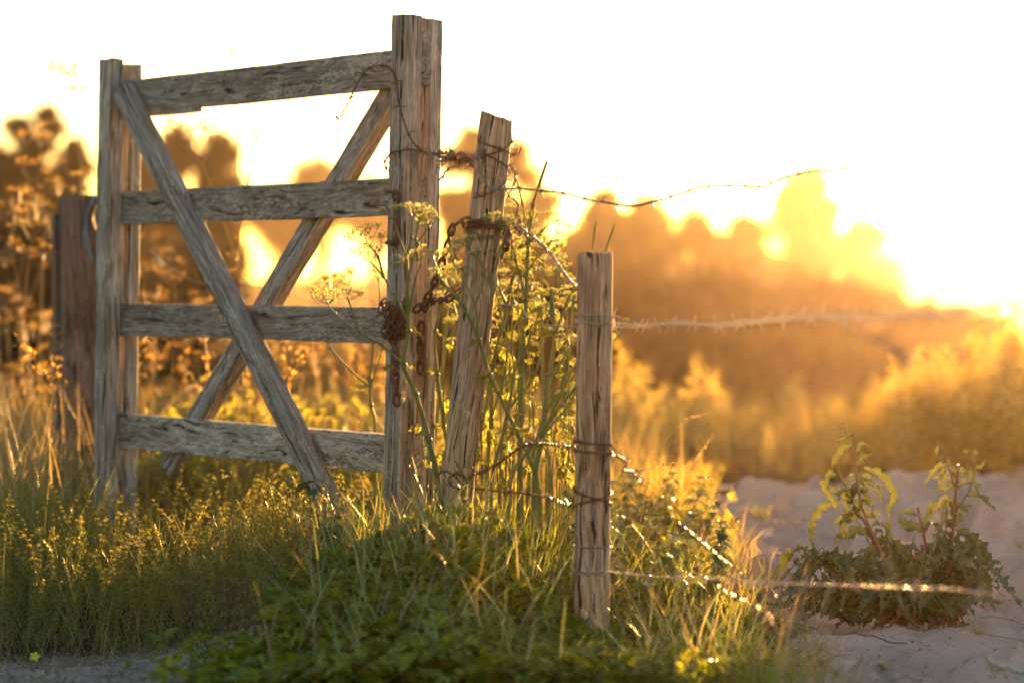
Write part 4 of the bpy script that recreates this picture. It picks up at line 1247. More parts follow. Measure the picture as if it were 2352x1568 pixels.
parsley("tallest cow parsley, its cut pointed stem reaching above the wire right of the leaning post",
  [(1192, 1110, 5.55), (1196, 980, 5.55), (1200, 830, 5.55), (1208, 690, 5.55), (1213, 560, 5.55), (1225, 470, 5.54), (1256, 370, 5.53)], .0062,
  [[(1208, 690, 5.55), (1185, 600, 5.53), (1172, 540, 5.52)], [(1213, 560, 5.55), (1200, 470, 5.55), (1180, 385, 5.54)], [(1213, 620, 5.55), (1250, 570, 5.53), (1282, 535, 5.52)], [(1200, 830, 5.55), (1225, 750, 5.53), (1250, 690, 5.52)],
   [(1213, 560, 5.55), (1245, 530, 5.54), (1262, 510, 5.53)]],
  [(1172, 540, 5.52, .9, -.2), (1200, 525, 5.53, 1.0, .1), (1282, 535, 5.52, .9, .4), (1262, 512, 5.53, .7, .2), (1250, 690, 5.52, .9, .2), (1225, 500, 5.53, .6, 0), (1240, 590, 5.53, 1.0, .2)],
  [(1200, 830, 5.55, 1.2), (1208, 690, 5.55, 1.1), (1225, 750, 5.53, 1.1), (1196, 980, 5.55, 1.5), (1190, 900, 5.55, 1.3), (1240, 640, 5.54, .9)], seed=3)
parsley("stout cow parsley stem with forked top between leaning post and front post",
  [(1228, 1105, 5.45), (1245, 1000, 5.45), (1262, 860, 5.45), (1275, 770, 5.45), (1268, 720, 5.44), (1266, 662, 5.44)], .0080,
  [[(1245, 1000, 5.45), (1290, 900, 5.40), (1330, 820, 5.35)], [(1275, 770, 5.45), (1300, 700, 5.42), (1328, 640, 5.4)], [(1262, 860, 5.45), (1290, 830, 5.44), (1312, 790, 5.42)], [(1275, 770, 5.45), (1302, 770, 5.42), (1318, 755, 5.4)],
   [(1245, 1000, 5.45), (1310, 925, 5.42), (1322, 880, 5.42)]],
  [(1300, 800, 5.42, .9, .2), (1312, 795, 5.42, .8, .4), (1255, 770, 5.44, .7, 0), (1310, 690, 5.42, .7, .1)],
  [(1275, 770, 5.45, 1.2), (1262, 860, 5.45, 1.3), (1245, 1000, 5.45, 1.6), (1300, 900, 5.42, 1.3), (1285, 930, 5.42, 1.3), (1300, 750, 5.42, 1.0)], seed=4)
parsley("cow parsley stem close against the right edge of the leaning post",
  [(1118, 1095, 5.62), (1128, 960, 5.62), (1132, 840, 5.60), (1165, 700, 5.58), (1180, 620, 5.57)], .0060,
  [[(1132, 840, 5.60), (1150, 760, 5.6), (1190, 680, 5.58), (1228, 640, 5.57)], [(1165, 700, 5.58), (1140, 640, 5.57), (1148, 590, 5.57)], [(1128, 960, 5.62), (1160, 870, 5.6), (1230, 770, 5.6)]],
  [(1180, 620, 5.57, 1.1, 0), (1228, 640, 5.57, .9, .3), (1148, 590, 5.57, .9, -.1), (1190, 700, 5.57, .9, 0), (1150, 680, 5.57, 1.0, -.2)],
  [(1132, 840, 5.6, 1.2), (1128, 960, 5.62, 1.5), (1150, 900, 5.62, 1.2), (1140, 1020, 5.6, 1.4), (1165, 760, 5.6, 1.1)], seed=5)
parsley("cow parsley seen between the right stile and the leaning post",
  [(1040, 1110, 5.75), (1020, 980, 5.75), (1005, 860, 5.74), (1000, 760, 5.74), (1030, 660, 5.72)], .0055,
  [[(1005, 860, 5.74), (1035, 780, 5.72), (1050, 720, 5.72)], [(1000, 760, 5.74), (1015, 690, 5.72), (1045, 640, 5.7)], [(1020, 980, 5.75), (1045, 900, 5.75), (1060, 850, 5.75)]],
  [(1030, 660, 5.72, 1.0, 0), (1045, 640, 5.70, 1.0, .1), (1050, 720, 5.72, .9, .2), (1020, 700, 5.72, .9, 0)],
  [(1005, 860, 5.74, 1.3), (1000, 760, 5.74, 1.2), (1020, 980, 5.75, 1.4), (1010, 920, 5.75, 1.2), (1030, 1040, 5.7, 1.3)], seed=6)
parsley("cow parsley just left of the right stile, its forked stem behind the lower rails",
  [(862, 1000, 6.0), (852, 930, 6.0), (850, 870, 6.0), (858, 790, 6.0)], .0060,
  [[(850, 890, 6.0), (805, 850, 5.98), (760, 800, 5.97), (750, 790, 5.97)], [(858, 790, 6.0), (872, 700, 6.0), (868, 640, 6.0), (850, 600, 6.0)], [(850, 890, 6.0), (870, 830, 6.0), (880, 780, 6.0)]],
  [(750, 790, 5.97, .9, -.3), (868, 640, 6.0, .8, 0), (800, 655, 6.0, 1.1, -.2), (760, 665, 6.0, 1.1, -.1), (720, 685, 6.0, 1.0, -.4)],
  [(850, 880, 6.0, 1.4), (835, 895, 6.0, 1.3), (820, 890, 6.0, 1.2), (868, 880, 6.0, 1.1)], seed=7)
CUT = [((1150, 1080, 5.6), (1165, 950, 5.6), (1228, 860, 5.6), (1268, 690, 5.58)), ((1075, 1090, 5.8), (1110, 900, 5.8), (1125, 830, 5.8), (1160, 745, 5.8)), ((1215, 1100, 5.7), (1250, 960, 5.7), (1300, 850, 5.7), (1318, 675, 5.7)),
       ((1340, 860, 5.8), (1352, 700, 5.8), (1358, 600, 5.8), (1368, 508, 5.8)), ((1360, 860, 5.9), (1372, 700, 5.9), (1385, 600, 5.9), (1410, 518, 5.9)), ((1170, 1110, 5.4), (1225, 1020, 5.4), (1290, 930, 5.3), (1330, 880, 5.2)),
       ((1065, 1110, 5.6), (1105, 985, 5.6), (1140, 820, 5.6), (1215, 700, 5.6)), ((1130, 1100, 5.5), (1165, 960, 5.5), (1180, 860, 5.5), (1205, 770, 5.5)), ((990, 1090, 5.9), (1010, 900, 5.9), (1040, 600, 5.9), (1035, 560, 5.9)),
       ((1380, 830, 5.2), (1405, 790, 5.2), (1420, 765, 5.2), (1445, 730, 5.2)),]
CL = ["cut green stalk leaning right, ending just under the fence wire", "green stalk directly behind the leaning post", "green cut stalk leaning toward the front post's top left", "left of two pointed cut stalks sticking up behind the front post's top",
      "right of two pointed cut stalks sticking up behind the front post's top", "low green stalk slanting to the front post", "green stalk slanting up right across the parsley stems", "thin green stalk between parsley stems", "thin green stalk between stile and leaning post",
      "small leafy stalk poking out right of the front post at the middle wire"]
for q, c in enumerate(CUT):
    lv = [(c[k][0] + 6, c[k][1], c[k][2], 1.0 + .2*(k == 1)) for k in (1, 2)]
    if q in (3, 4): lv = []
    if q == 9: lv = [(1420, 765, 5.2, .8), (1445, 732, 5.2, .7)]
    parsley(CL[q], list(c), .0042 + .001*(q % 3), [], [], lv, seed=30+q, name="green_stalk")

# extra leaf sprays between the stems (leaves of the same stand of parsley)
rs = random.Random(8)
PX = [(1105, 1060), (1150, 1040), (1210, 1050), (1260, 1060), (1300, 1040), (1100, 930), (1160, 1000), (1240, 930), (1290, 980), (1310, 1000), (1120, 780), (1230, 900), (1270, 1010), (1180, 900), (1310, 860),
      (1215, 810), (1160, 840), (1290, 770), (1110, 860), (1200, 760), (1270, 700), (1190, 640), (1240, 600), (1280, 620), (1150, 1090), (1080, 1010), (1235, 720), (1300, 930)]
PX += [(1215, 535), (1250, 560), (1185, 575), (1160, 655), (1225, 690), (1245, 735), (1290, 570), (1150, 720), (1305, 690), (1205, 620), (1130, 560), (1175, 505), (1300, 810), (1095, 650), (1020, 640), (1045, 760)]
for q, (px, py) in enumerate(PX):
    Y = rs.uniform(5.45, 5.75)
    base = (px + rs.uniform(-25, 25), 1120, Y)
    lv = [(px + rs.uniform(-18, 18), py + rs.uniform(-30, 30), Y, rs.uniform(.8, 1.4)) for _ in range(4)]
    um = [(px + rs.uniform(-8, 8), py - 20, Y, rs.uniform(.6, .95), rs.uniform(-.4, .4))] if q % 3 == 0 or py < 800 else []
    if py < 800:
        lv = lv[:2]; um += [(px + rs.uniform(-35, 35), py + rs.uniform(-10, 40), Y, rs.uniform(.7, 1.1), rs.uniform(-.4, .4)) for _ in range(2)]
    parsley("slender leafy parsley shoot among the cow parsley between the leaning post and the front post", [base, ((px + base[0])/2 + rs.uniform(-12, 12), (py+1120)/2, Y), (px, py - 20, Y)], .0022, [], um, lv, seed=60+q, name="parsley_shoot", group="parsley shoots between the posts", ume=UMBS)

# ------------------------------------------------------------------ nettles
def nettle_leaf():
    g = Geo()
    n = 13
    pts = [(0, .052*t, -.020*t*t) for t in np.linspace(0, 1, n)]
    w = []
    for k in range(n):
        t = k/(n-1); b = .017 * (sin(pi*min(1, t*1.02)**.62)) + .0004
        w.append(b * (1.16 if k % 2 else .84))
    strip(g, pts, w, (0, 0, 1), fold=.28)
    return g
NLg = nettle_leaf()
NLV = np.concatenate(NLg.V); NLF = np.concatenate(NLg.L).reshape(-1, 4)
def nettle_mesh(seed, H):
    r = np.random.default_rng(seed)
    g = Geo(); lx, ly = r.uniform(-.06, .06), r.uniform(-.04, .04)
    path = lambda t: np.array([lx*t*t, ly*t*t, H*t])
    add_tube(g, [path(t) for t in np.linspace(0, 1, 10)], np.linspace(.0022, .0012, 10), 5, 0)
    C, A, Pp, Z = [], [], [], []
    k = 0; z = .05
    while z < H:
        t = z/H; a0 = (k % 2)*pi/2 + r.uniform(-.25, .25)
        for s in (0, pi):
            C.append(path(t)); A.append(a0+s); Pp.append(r.uniform(-.5, .1)); Z.append((1.15 - .55*t) * r.uniform(.85, 1.15))
        z += .030 * (1.1 - .55*t); k += 1
    for j in range(4): C.append(path(1)); A.append(j*pi/2+.4); Pp.append(.5); Z.append(.42)
    inst(g, NLV, NLF, rotmats(np.array(A), np.array(Pp), r.normal(0, .2, len(A))), np.array(C), np.array(Z), 1)
    return g.mesh("nettle", [M_stem, M_nettle])
NET = [nettle_mesh(s, [.20, .26, .17, .23][s]) for s in range(4)]
rs = random.Random(21)
def plant(me, name, x, y, label, cat, group=None, sc=1.0, rot=None, sink=.005):
    o = link(name, me); o.location = (x, y, gz(x, y) - sink); o.scale = (sc, sc, sc)
    o.rotation_euler = rot or (rs.gauss(0, .12), rs.gauss(0, .12), rs.uniform(0, 6.28))
    return tag(o, label, cat, group)
for k in range(42):
    y = rs.uniform(5.15, 6.7); x = rs.uniform(.18, .48)
    plant(NET[k % 4], "nettle", x, y, "nettle with sunlit toothed leaves in the patch round the front post", "plant", "sunlit nettles round the front post", sc=rs.uniform(.75, 1.15))
for k in range(9):
    p_ = at(rs.uniform(700, 850), 1300, 5.4)
    plant(NET[k % 4], "nettle", p_.x, rs.uniform(5.3, 5.6), "dark nettle at the foot of the gate's front brace", "plant", "nettles at the foot of the brace", sc=rs.uniform(.7, 1.0))

# leafy tangle of low herbs lit from behind, on the mound's far slope and sand edge
def herb_mesh(seed, R=.10, H=.12, n=60, leaf=.028, mats=None):
    r = np.random.default_rng(seed)
    g = Geo()
    for k in range(12):
        a = r.uniform(0, 2*pi); rad = R*r.uniform(.3, 1)
        add_tube(g, [(0, 0, 0), (cos(a)*rad*.5, sin(a)*rad*.5, H*.6), (cos(a)*rad, sin(a)*rad, H*r.uniform(.6, 1))], .0009, 4, 0, caps=False)
    P = np.stack([r.normal(0, R*.5, n), r.normal(0, R*.5, n), H*r.uniform(.15, 1, n)], -1)
    inst(g, NLV/.052, NLF, rotmats(r.uniform(0, 6.28, n), r.normal(-.1, .5, n), r.normal(0, .5, n)), P, r.uniform(.6, 1.3, n)*leaf, 1)
    return g.mesh("herb", mats or [M_stem, M_bramble])
HERB = [herb_mesh(s) for s in range(4)]
for k in range(60):
    x = rs.uniform(-.30, .42); y = rs.uniform(5.8, 7.0)
    plant(HERB[k % 4], "leafy_herb", x, y, "low leafy herb glowing yellow-green behind the mound between the posts", "plant", "backlit low herbs behind the mound", sc=rs.uniform(.8, 1.3))
BRM = [herb_mesh(10+s, R=.15, H=.27, n=110, leaf=.030) for s in range(4)]
for k in range(46):
    x = rs.uniform(-1.15, -.1); y = rs.uniform(6.8, 8.6)
    plant(BRM[k % 4], "bramble_shoot", x, y, "yellow-green leafy bramble shoot in the sunlit tangle behind the gate", "plant", "leafy brambles behind the gate", sc=rs.uniform(.8, 1.1) * (1.35 if y > 7.6 else 1))

# ------------------------------------------------------------------ feathery golden plants beyond the fence
def feather_mesh(seed, H=.55, R=.10, n=520, mats=None, stems=9, leaf=.022):
    r = np.random.default_rng(seed)
    g = Geo()
    tips = []
    for k in range(stems):
        a = r.uniform(0, 6.28); rad = R*r.uniform(.2, 1.0); h = H*r.uniform(.6, 1.0)*(1-.25*rad/R)
        pts = [(0, 0, 0), (cos(a)*rad*.4, sin(a)*rad*.4, h*.5), (cos(a)*rad, sin(a)*rad, h)]
        add_tube(g, pts, [.0025, .0018, .0008], 4, 0, caps=False)
        tips.append((a, rad, h))
    P = []
    for j in range(n):
        a, rad, h = tips[r.integers(len(tips))]
        t = r.uniform(.25, 1)**.8
        w = .045*(1.15-t) * H/.55
        P.append((cos(a)*rad*t + r.normal(0, w), sin(a)*rad*t + r.normal(0, w), h*t + r.normal(0, .01)))
    P = np.array(P)
    inst(g, LV, LF, rand_rot(n), P, r.uniform(.6, 1.4, n)*leaf, 1)
    return g.mesh("plant", mats or [M_drystem, M_feather])
FEA = [feather_mesh(s, H=[.5, .62, .42, .55, .35][s], R=[.09, .1, .12, .08, .12][s]) for s in range(5)]
SHR = [feather_mesh(20+s, H=.6, R=.26, n=1500, stems=26, mats=[M_drystem, M_shrub], leaf=.026) for s in range(3)]
def atpx(px, Y): return (px - W_/2)/FPX*Y
TALL = [(1445, 10.0, 1, 1.05, "feathery golden plant rising just right of the front post"), (1565, 10.2, 1, 1.0, "tall feathery golden plume in the field, first plume right of the front post"),
        (1610, 10.4, 3, .9, "feathery golden plume leaning against its taller neighbour in the field"), (1715, 10.6, 2, .85, "short feathery golden plume standing alone in mid field"),
        (1480, 9.6, 0, .85, "bushy golden plant low beside the front post"), (1865, 10.8, 2, .65, "small golden tuft left of the big bush at the far sand edge"),
        (1640, 10.0, 0, .7, "golden plume half hidden behind the low field plants"), (1925, 10.5, 0, .75, "golden plume at the big bush's left flank")]
for px, Y, k, s, lab in TALL:
    plant(FEA[k], "feathery_plant", atpx(px, Y), Y, lab, "plant", sc=s)
for k in range(44):
    Y = rs.uniform(9.6, 13.5); px = rs.uniform(1400, 2150)
    plant(FEA[(k*3) % 5], "feathery_plant", atpx(px, Y), Y, "small feathery golden plant among the others along the far edge of the sand", "plant", "small golden plants beyond the sand", sc=rs.uniform(.35, .6) * (.7 if 1690 < px < 2040 else 1))
for k in range(50):
    Y = rs.uniform(13.5, 16); px = rs.uniform(900, 2300)
    plant(FEA[(k*3) % 5], "feathery_plant", atpx(px, Y), Y, "feathery plant far out in the hazy field", "plant", "feathery plants far out in the field", sc=rs.uniform(.5, .9))
# the big bush on the right: a stand of shrubs
BU = [(2090, 9.5, .85), (2190, 9.3, .95), (2290, 9.2, 1.05), (2390, 9.3, 1.1), (2140, 9.9, 1.0), (2250, 10.0, 1.15), (2350, 10.1, 1.2), (2070, 10.4, .85), (2440, 9.8, 1.15), (2010, 10.2, .6)]
BLAB = ["bushy golden-tipped shrub at the left end of the big bush", "dark-footed shrub in the front row of the big bush at right", "thick shrub with glowing tips in front at right", "shrub cut by the right edge of the photo, front row",
        "shrub behind the left end of the big bush", "tall golden shrub in the middle of the big bush", "tall golden shrub at the back near the right edge", "low golden shrub behind the big bush's left flank", "shrub mostly outside the photo at right", "small shrub at the sand's far right corner"]
for q, (px, Y, s) in enumerate(BU):
    plant(SHR[q % 3], "shrub", atpx(px, Y), Y, BLAB[q], "shrub", sc=s)
for k in range(26):
    Y = rs.uniform(9.3, 10.6); px = rs.uniform(2030, 2420)
    plant(FEA[k % 5], "feathery_plant", atpx(px, Y), Y, "golden feathery shoot growing up through the big bush at the right", "plant", "feathery shoots in the big bush", sc=rs.uniform(.8, 1.2))
# low sunlit weeds on the left bank of the sand
for k in range(34):
    y = rs.uniform(6.3, 8.9); x = float(sand_edge(y)) - rs.uniform(.04, .34)
    plant(HERB[k % 4] if k % 2 else FEA[k % 5], "bank_weed", x, y, "low sunlit weed on the bank between the front post and the sand", "plant", "sunlit weeds on the bank", sc=rs.uniform(.9, 1.5) if k % 2 else rs.uniform(.35, .55))
for q, (px, py) in enumerate(((1790, 1225), (1830, 1232), (1870, 1225), (1750, 1215))):
    Y = CAM_Z/((py-647)/FPX)
    plant(HERB[q], "sand_weed", atpx(px, Y), Y, ["second from left", "third from left", "rightmost", "leftmost"][q] + " of the tiny sunlit weeds creeping on open sand behind the dock", "plant", "tiny weeds on the open sand", sc=.45)

# ------------------------------------------------------------------ dried umbellifers behind the gate
DRY = [umbel_mesh("dry_umbel", 40+s, R=.050 + .010*s, rays=11, dry=True, dens=9, up=1.0) for s in range(3)]
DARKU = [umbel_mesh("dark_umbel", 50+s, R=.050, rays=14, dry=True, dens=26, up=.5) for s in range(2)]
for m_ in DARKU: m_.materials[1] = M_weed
def dry_plant(label, stem, heads, r0=.0035, branches=(), leaves=()):
    rr = random.Random(len(label))
    loc = at(*stem[0]); loc.z = gz(loc.x, loc.y)
    t = empty("dried_umbellifer", loc, label, "plant")
    g = Geo(); P = catmull([loc] + A_(stem[1:]), .02); add_tube(g, P, np.linspace(r0, r0*.5, len(P)), 6)
    o = g.build("stem", M_drystem, t); local_to(t, o)
    for b in branches:
        g = Geo(); P = catmull(A_(b), .02); add_tube(g, P, np.linspace(r0*.6, r0*.35, len(P)), 5)
        o = g.build("stem", M_drystem, t); local_to(t, o)
    for (px, py, Y, s) in heads:
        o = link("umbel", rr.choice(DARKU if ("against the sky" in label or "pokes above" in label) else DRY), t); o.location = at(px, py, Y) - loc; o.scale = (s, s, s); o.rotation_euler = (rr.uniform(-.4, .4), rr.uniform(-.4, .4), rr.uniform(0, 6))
    return t
dry_plant("big brown dried umbel cluster just right of the left brace under the top rail", [(620, 900, 7.6), (560, 700, 7.6), (530, 560, 7.6), (465, 380, 7.6), (425, 330, 7.6)],
          [(425, 325, 7.6, 1.1), (395, 310, 7.6, .9), (455, 330, 7.6, 1.0), (490, 318, 7.6, .9), (470, 300, 7.6, .7), (372, 290, 7.6, .7)], branches=[[(465, 380, 7.6), (478, 350, 7.6), (490, 320, 7.6)], [(465, 380, 7.6), (440, 355, 7.6), (395, 312, 7.6)]])
dry_plant("bare forked dried stalk standing up between the gate's braces", [(545, 800, 7.3), (550, 560, 7.3), (570, 430, 7.3), (590, 325, 7.3)],
          [(592, 322, 7.3, .55)], branches=[[(590, 325, 7.3), (575, 290, 7.3), (545, 245, 7.3), (538, 150, 7.3)], [(590, 325, 7.3), (605, 290, 7.3), (622, 300, 7.3)], [(590, 325, 7.3), (585, 295, 7.3), (592, 272, 7.3)]])
dry_plant("thin dried stalk whose small top pokes above the top rail", [(560, 900, 7.9), (548, 500, 7.9), (542, 300, 7.9), (540, 140, 7.9)], [(540, 132, 7.9, .7), (552, 146, 7.9, .5)], r0=.0030)
dry_plant("tall thin dried umbellifer left of the gate, dark flat top against the sky", [(225, 700, 7.9), (222, 450, 7.9), (210, 310, 7.9), (185, 240, 7.9), (140, 172, 7.9)],
          [(140, 172, 7.9, 1.1), (178, 216, 7.9, .8), (158, 182, 7.9, .7)], r0=.0034)
dry_plant("brown dried umbellifer at the left edge behind the old post, many heads", [(160, 1000, 8.3), (150, 800, 8.3), (130, 600, 8.3), (95, 470, 8.3)],
          [(70, 420, 8.3, 1.2), (95, 345, 8.3, 1.1), (60, 335, 8.3, .9), (120, 330, 8.3, .9), (115, 395, 8.3, 1.0), (45, 470, 8.3, 1.1), (130, 450, 8.3, .9)],
          branches=[[(95, 470, 8.3), (85, 400, 8.3), (95, 345, 8.3)], [(95, 470, 8.3), (60, 470, 8.3), (45, 472, 8.3)], [(120, 560, 8.3), (160, 480, 8.3), (170, 430, 8.3)]])
dry_plant("dried umbellifer at the far left with pale orange heads low down", [(40, 1050, 7.8), (45, 850, 7.8), (55, 700, 7.8), (70, 560, 7.8)],
          [(70, 555, 7.8, 1.1), (30, 520, 7.8, 1.0), (85, 510, 7.8, 1.0), (20, 600, 7.8, .9), (100, 600, 7.8, .9)], branches=[[(55, 700, 7.8), (30, 600, 7.8), (30, 525, 7.8)]])
dry_plant("dried umbellifer behind the left stile with golden heads", [(300, 1000, 8.5), (310, 800, 8.5), (325, 700, 8.5), (340, 600, 8.5)],
          [(350, 580, 8.5, .9), (375, 620, 8.5, .9), (330, 640, 8.5, .8), (395, 660, 8.5, .8)])
dry_plant("golden seed spike seen between the braces under the second rail", [(560, 900, 7.0), (552, 700, 7.0), (548, 560, 7.0), (560, 480, 7.0), (572, 400, 7.0)],
          [(555, 400, 7.0, .3), (570, 380, 7.0, .3), (552, 560, 7.0, .4), (545, 600, 7.0, .4), (560, 640, 7.0, .4), (540, 640, 7.0, .5)], r0=.0025)
for q, (px, py, Y, s) in enumerate(((170, 1000, 9.0, 1.2), (60, 900, 8.8, 1.1), (110, 760, 9.2, 1.3), (10, 700, 9.0, 1.1), (640, 700, 8.6, .9), (700, 740, 8.8, .9), (470, 720, 8.6, 1.0), (350, 720, 9.0, 1.0), (820, 760, 9.0, .8), (730, 860, 8.4, .8))):
    dry_plant(["dried umbellifer low behind the old post", "dried umbellifer at the left edge, half way down", "dried umbellifer left of the old post's middle", "dried umbellifer on the very left edge of the photo",
               "dried umbellifer seen just above the third rail between the braces", "dried umbellifer beside the back brace above the third rail", "dried umbellifer behind the front brace near the third rail", "dried umbellifer right of the left stile by the third rail",
               "dried umbellifer left of the right stile under the third rail", "dried umbellifer in the triangle under the crossing braces"][q],
              [(px+20, py+300, Y), (px+10, py+120, Y), (px, py, Y)], [(px, py, Y, s), (px-35, py+20, Y, s*.8), (px+38, py+30, Y, s*.8), (px-10, py+70, Y, s*.8)])
rs2 = random.Random(5)
for q in range(26):
    if q < 11: px, py = rs2.uniform(-20, 215), rs2.uniform(300, 900)
    else: px, py = rs2.uniform(330, 870), rs2.uniform(560, 860)
    Y = rs2.uniform(7.7, 9.4); s_ = rs2.uniform(.45, .8)
    o = dry_plant("dried golden umbellifer in the thick backlit stand behind the gate and old post", [(px+rs2.uniform(-40, 40), py+350, Y), (px+rs2.uniform(-15, 15), py+130, Y), (px, py, Y)],
        [(px, py, Y, s_), (px-rs2.uniform(25, 50), py+25, Y, s_*.8), (px+rs2.uniform(25, 50), py+30, Y, s_*.8), (px+rs2.uniform(-20, 20), py+75, Y, s_*.75)],
        branches=[[(px, py+120, Y), (px-35, py+60, Y), (px-40, py+28, Y)], [(px, py+120, Y), (px+30, py+60, Y), (px+38, py+34, Y)]])
    o["group"] = "dried umbellifers behind the gate"
# tall straw stalks standing in the field behind the gate
g = Geo()
sm = []
for s in range(4):
    g = Geo(); r = np.random.default_rng(s); H = .62
    pts = [(0, 0, 0), (.02*r.normal(), 0, H*.5), (.06*r.normal(), .02*r.normal(), H)]
    P = catmull(pts, .03); add_tube(g, P, np.linspace(.0022, .0010, len(P)), 5, 0)
    n = 40
    C = np.array([tuple(P[-1 - int(k*.15)]) for k in range(n)]) + r.normal(0, .006, (n, 3))
    inst(g, LV, LF, rand_rot(n), C, r.uniform(.008, .016, n), 1)
    sm.append(g.mesh("stalk", [M_drystem, M_dry]))
for k in range(60):
    Y = rs.uniform(6.8, 9.0); px = rs.uniform(0, 1000)
    plant(sm[k % 4], "straw_stalk", atpx(px, Y), Y, "dry straw-coloured stalk in the sunlit growth behind the gate", "plant", "straw stalks behind the gate", sc=rs.uniform(.7, 1.15))

# ------------------------------------------------------------------ curly dock on the sand
YD = 5.62
dk = empty("curly_dock", at(2075, 1415, YD), "bushy green curly dock with red-brown stems and crinkled drooping leaves, alone on the sand", "plant")
dk.location.z = gz(dk.location.x, YD)
def C3(x, y, dY=0): return at(1378.3 + x*.4142, 918.7 + y*.4142, YD + dY)
def dstem(pts, r0, r1):
    g = Geo(); P = catmull(pts, .01); add_tube(g, P, np.linspace(r0, r1, len(P)), 7)
    o = g.build("stem", M_dockstem, dk); local_to(dk, o)
dstem([C3(1690, 1200), C3(1590, 1000), C3(1500, 740, .02), C3(1400, 560, .02), C3(1320, 390, .03)], .0042, .0028)
dstem([C3(1680, 1200), C3(1560, 850, -.03), C3(1455, 600, -.03), C3(1418, 400, -.02), C3(1405, 180, -.02)], .0040, .0022)
dstem([C3(1900, 1180), C3(1925, 1020), C3(1960, 700), C3(1972, 500), C3(1987, 355)], .0048, .0030)
dstem([C3(1960, 640), C3(2030, 530), C3(2070, 420), C3(2045, 280)], .0026, .0014)
dstem([C3(1966, 480), C3(1925, 350), C3(1880, 250)], .0024, .0012)
dstem([C3(1840, 1180), C3(1825, 960), C3(1790, 720), C3(1760, 590)], .0042, .0032)
dstem([C3(1620, 1100, .05), C3(1470, 740, .06), C3(1380, 620, .06)], .0022, .0014)
dstem([C3(1790, 720, .02), C3(1740, 690, .02), C3(1660, 640, .03)], .0018, .0012)
def dleaf(pts, wmax, seed, ruffle=.55, rf=None, up=None):
    g = Geo()
    P = catmull(pts, .0026)
    n = len(P); L = sum((P[i+1]-P[i]).length for i in range(n-1))
    t = np.linspace(0, 1, n)
    w = wmax * 1.1 * (np.sin(pi * np.clip(t, 0, 1) ** .75) ** .7) + .0008
    rr = random.Random(seed)
    strip(g, P, w, up or (rr.uniform(-.5, .5), -1 + rr.uniform(-.3, .3), rr.uniform(.1, .7)), ruffle=ruffle, rf=rf or L/.027, fold=.35, ph=seed*1.7)
    o = g.build("leaf", M_dock, dk); local_to(dk, o)
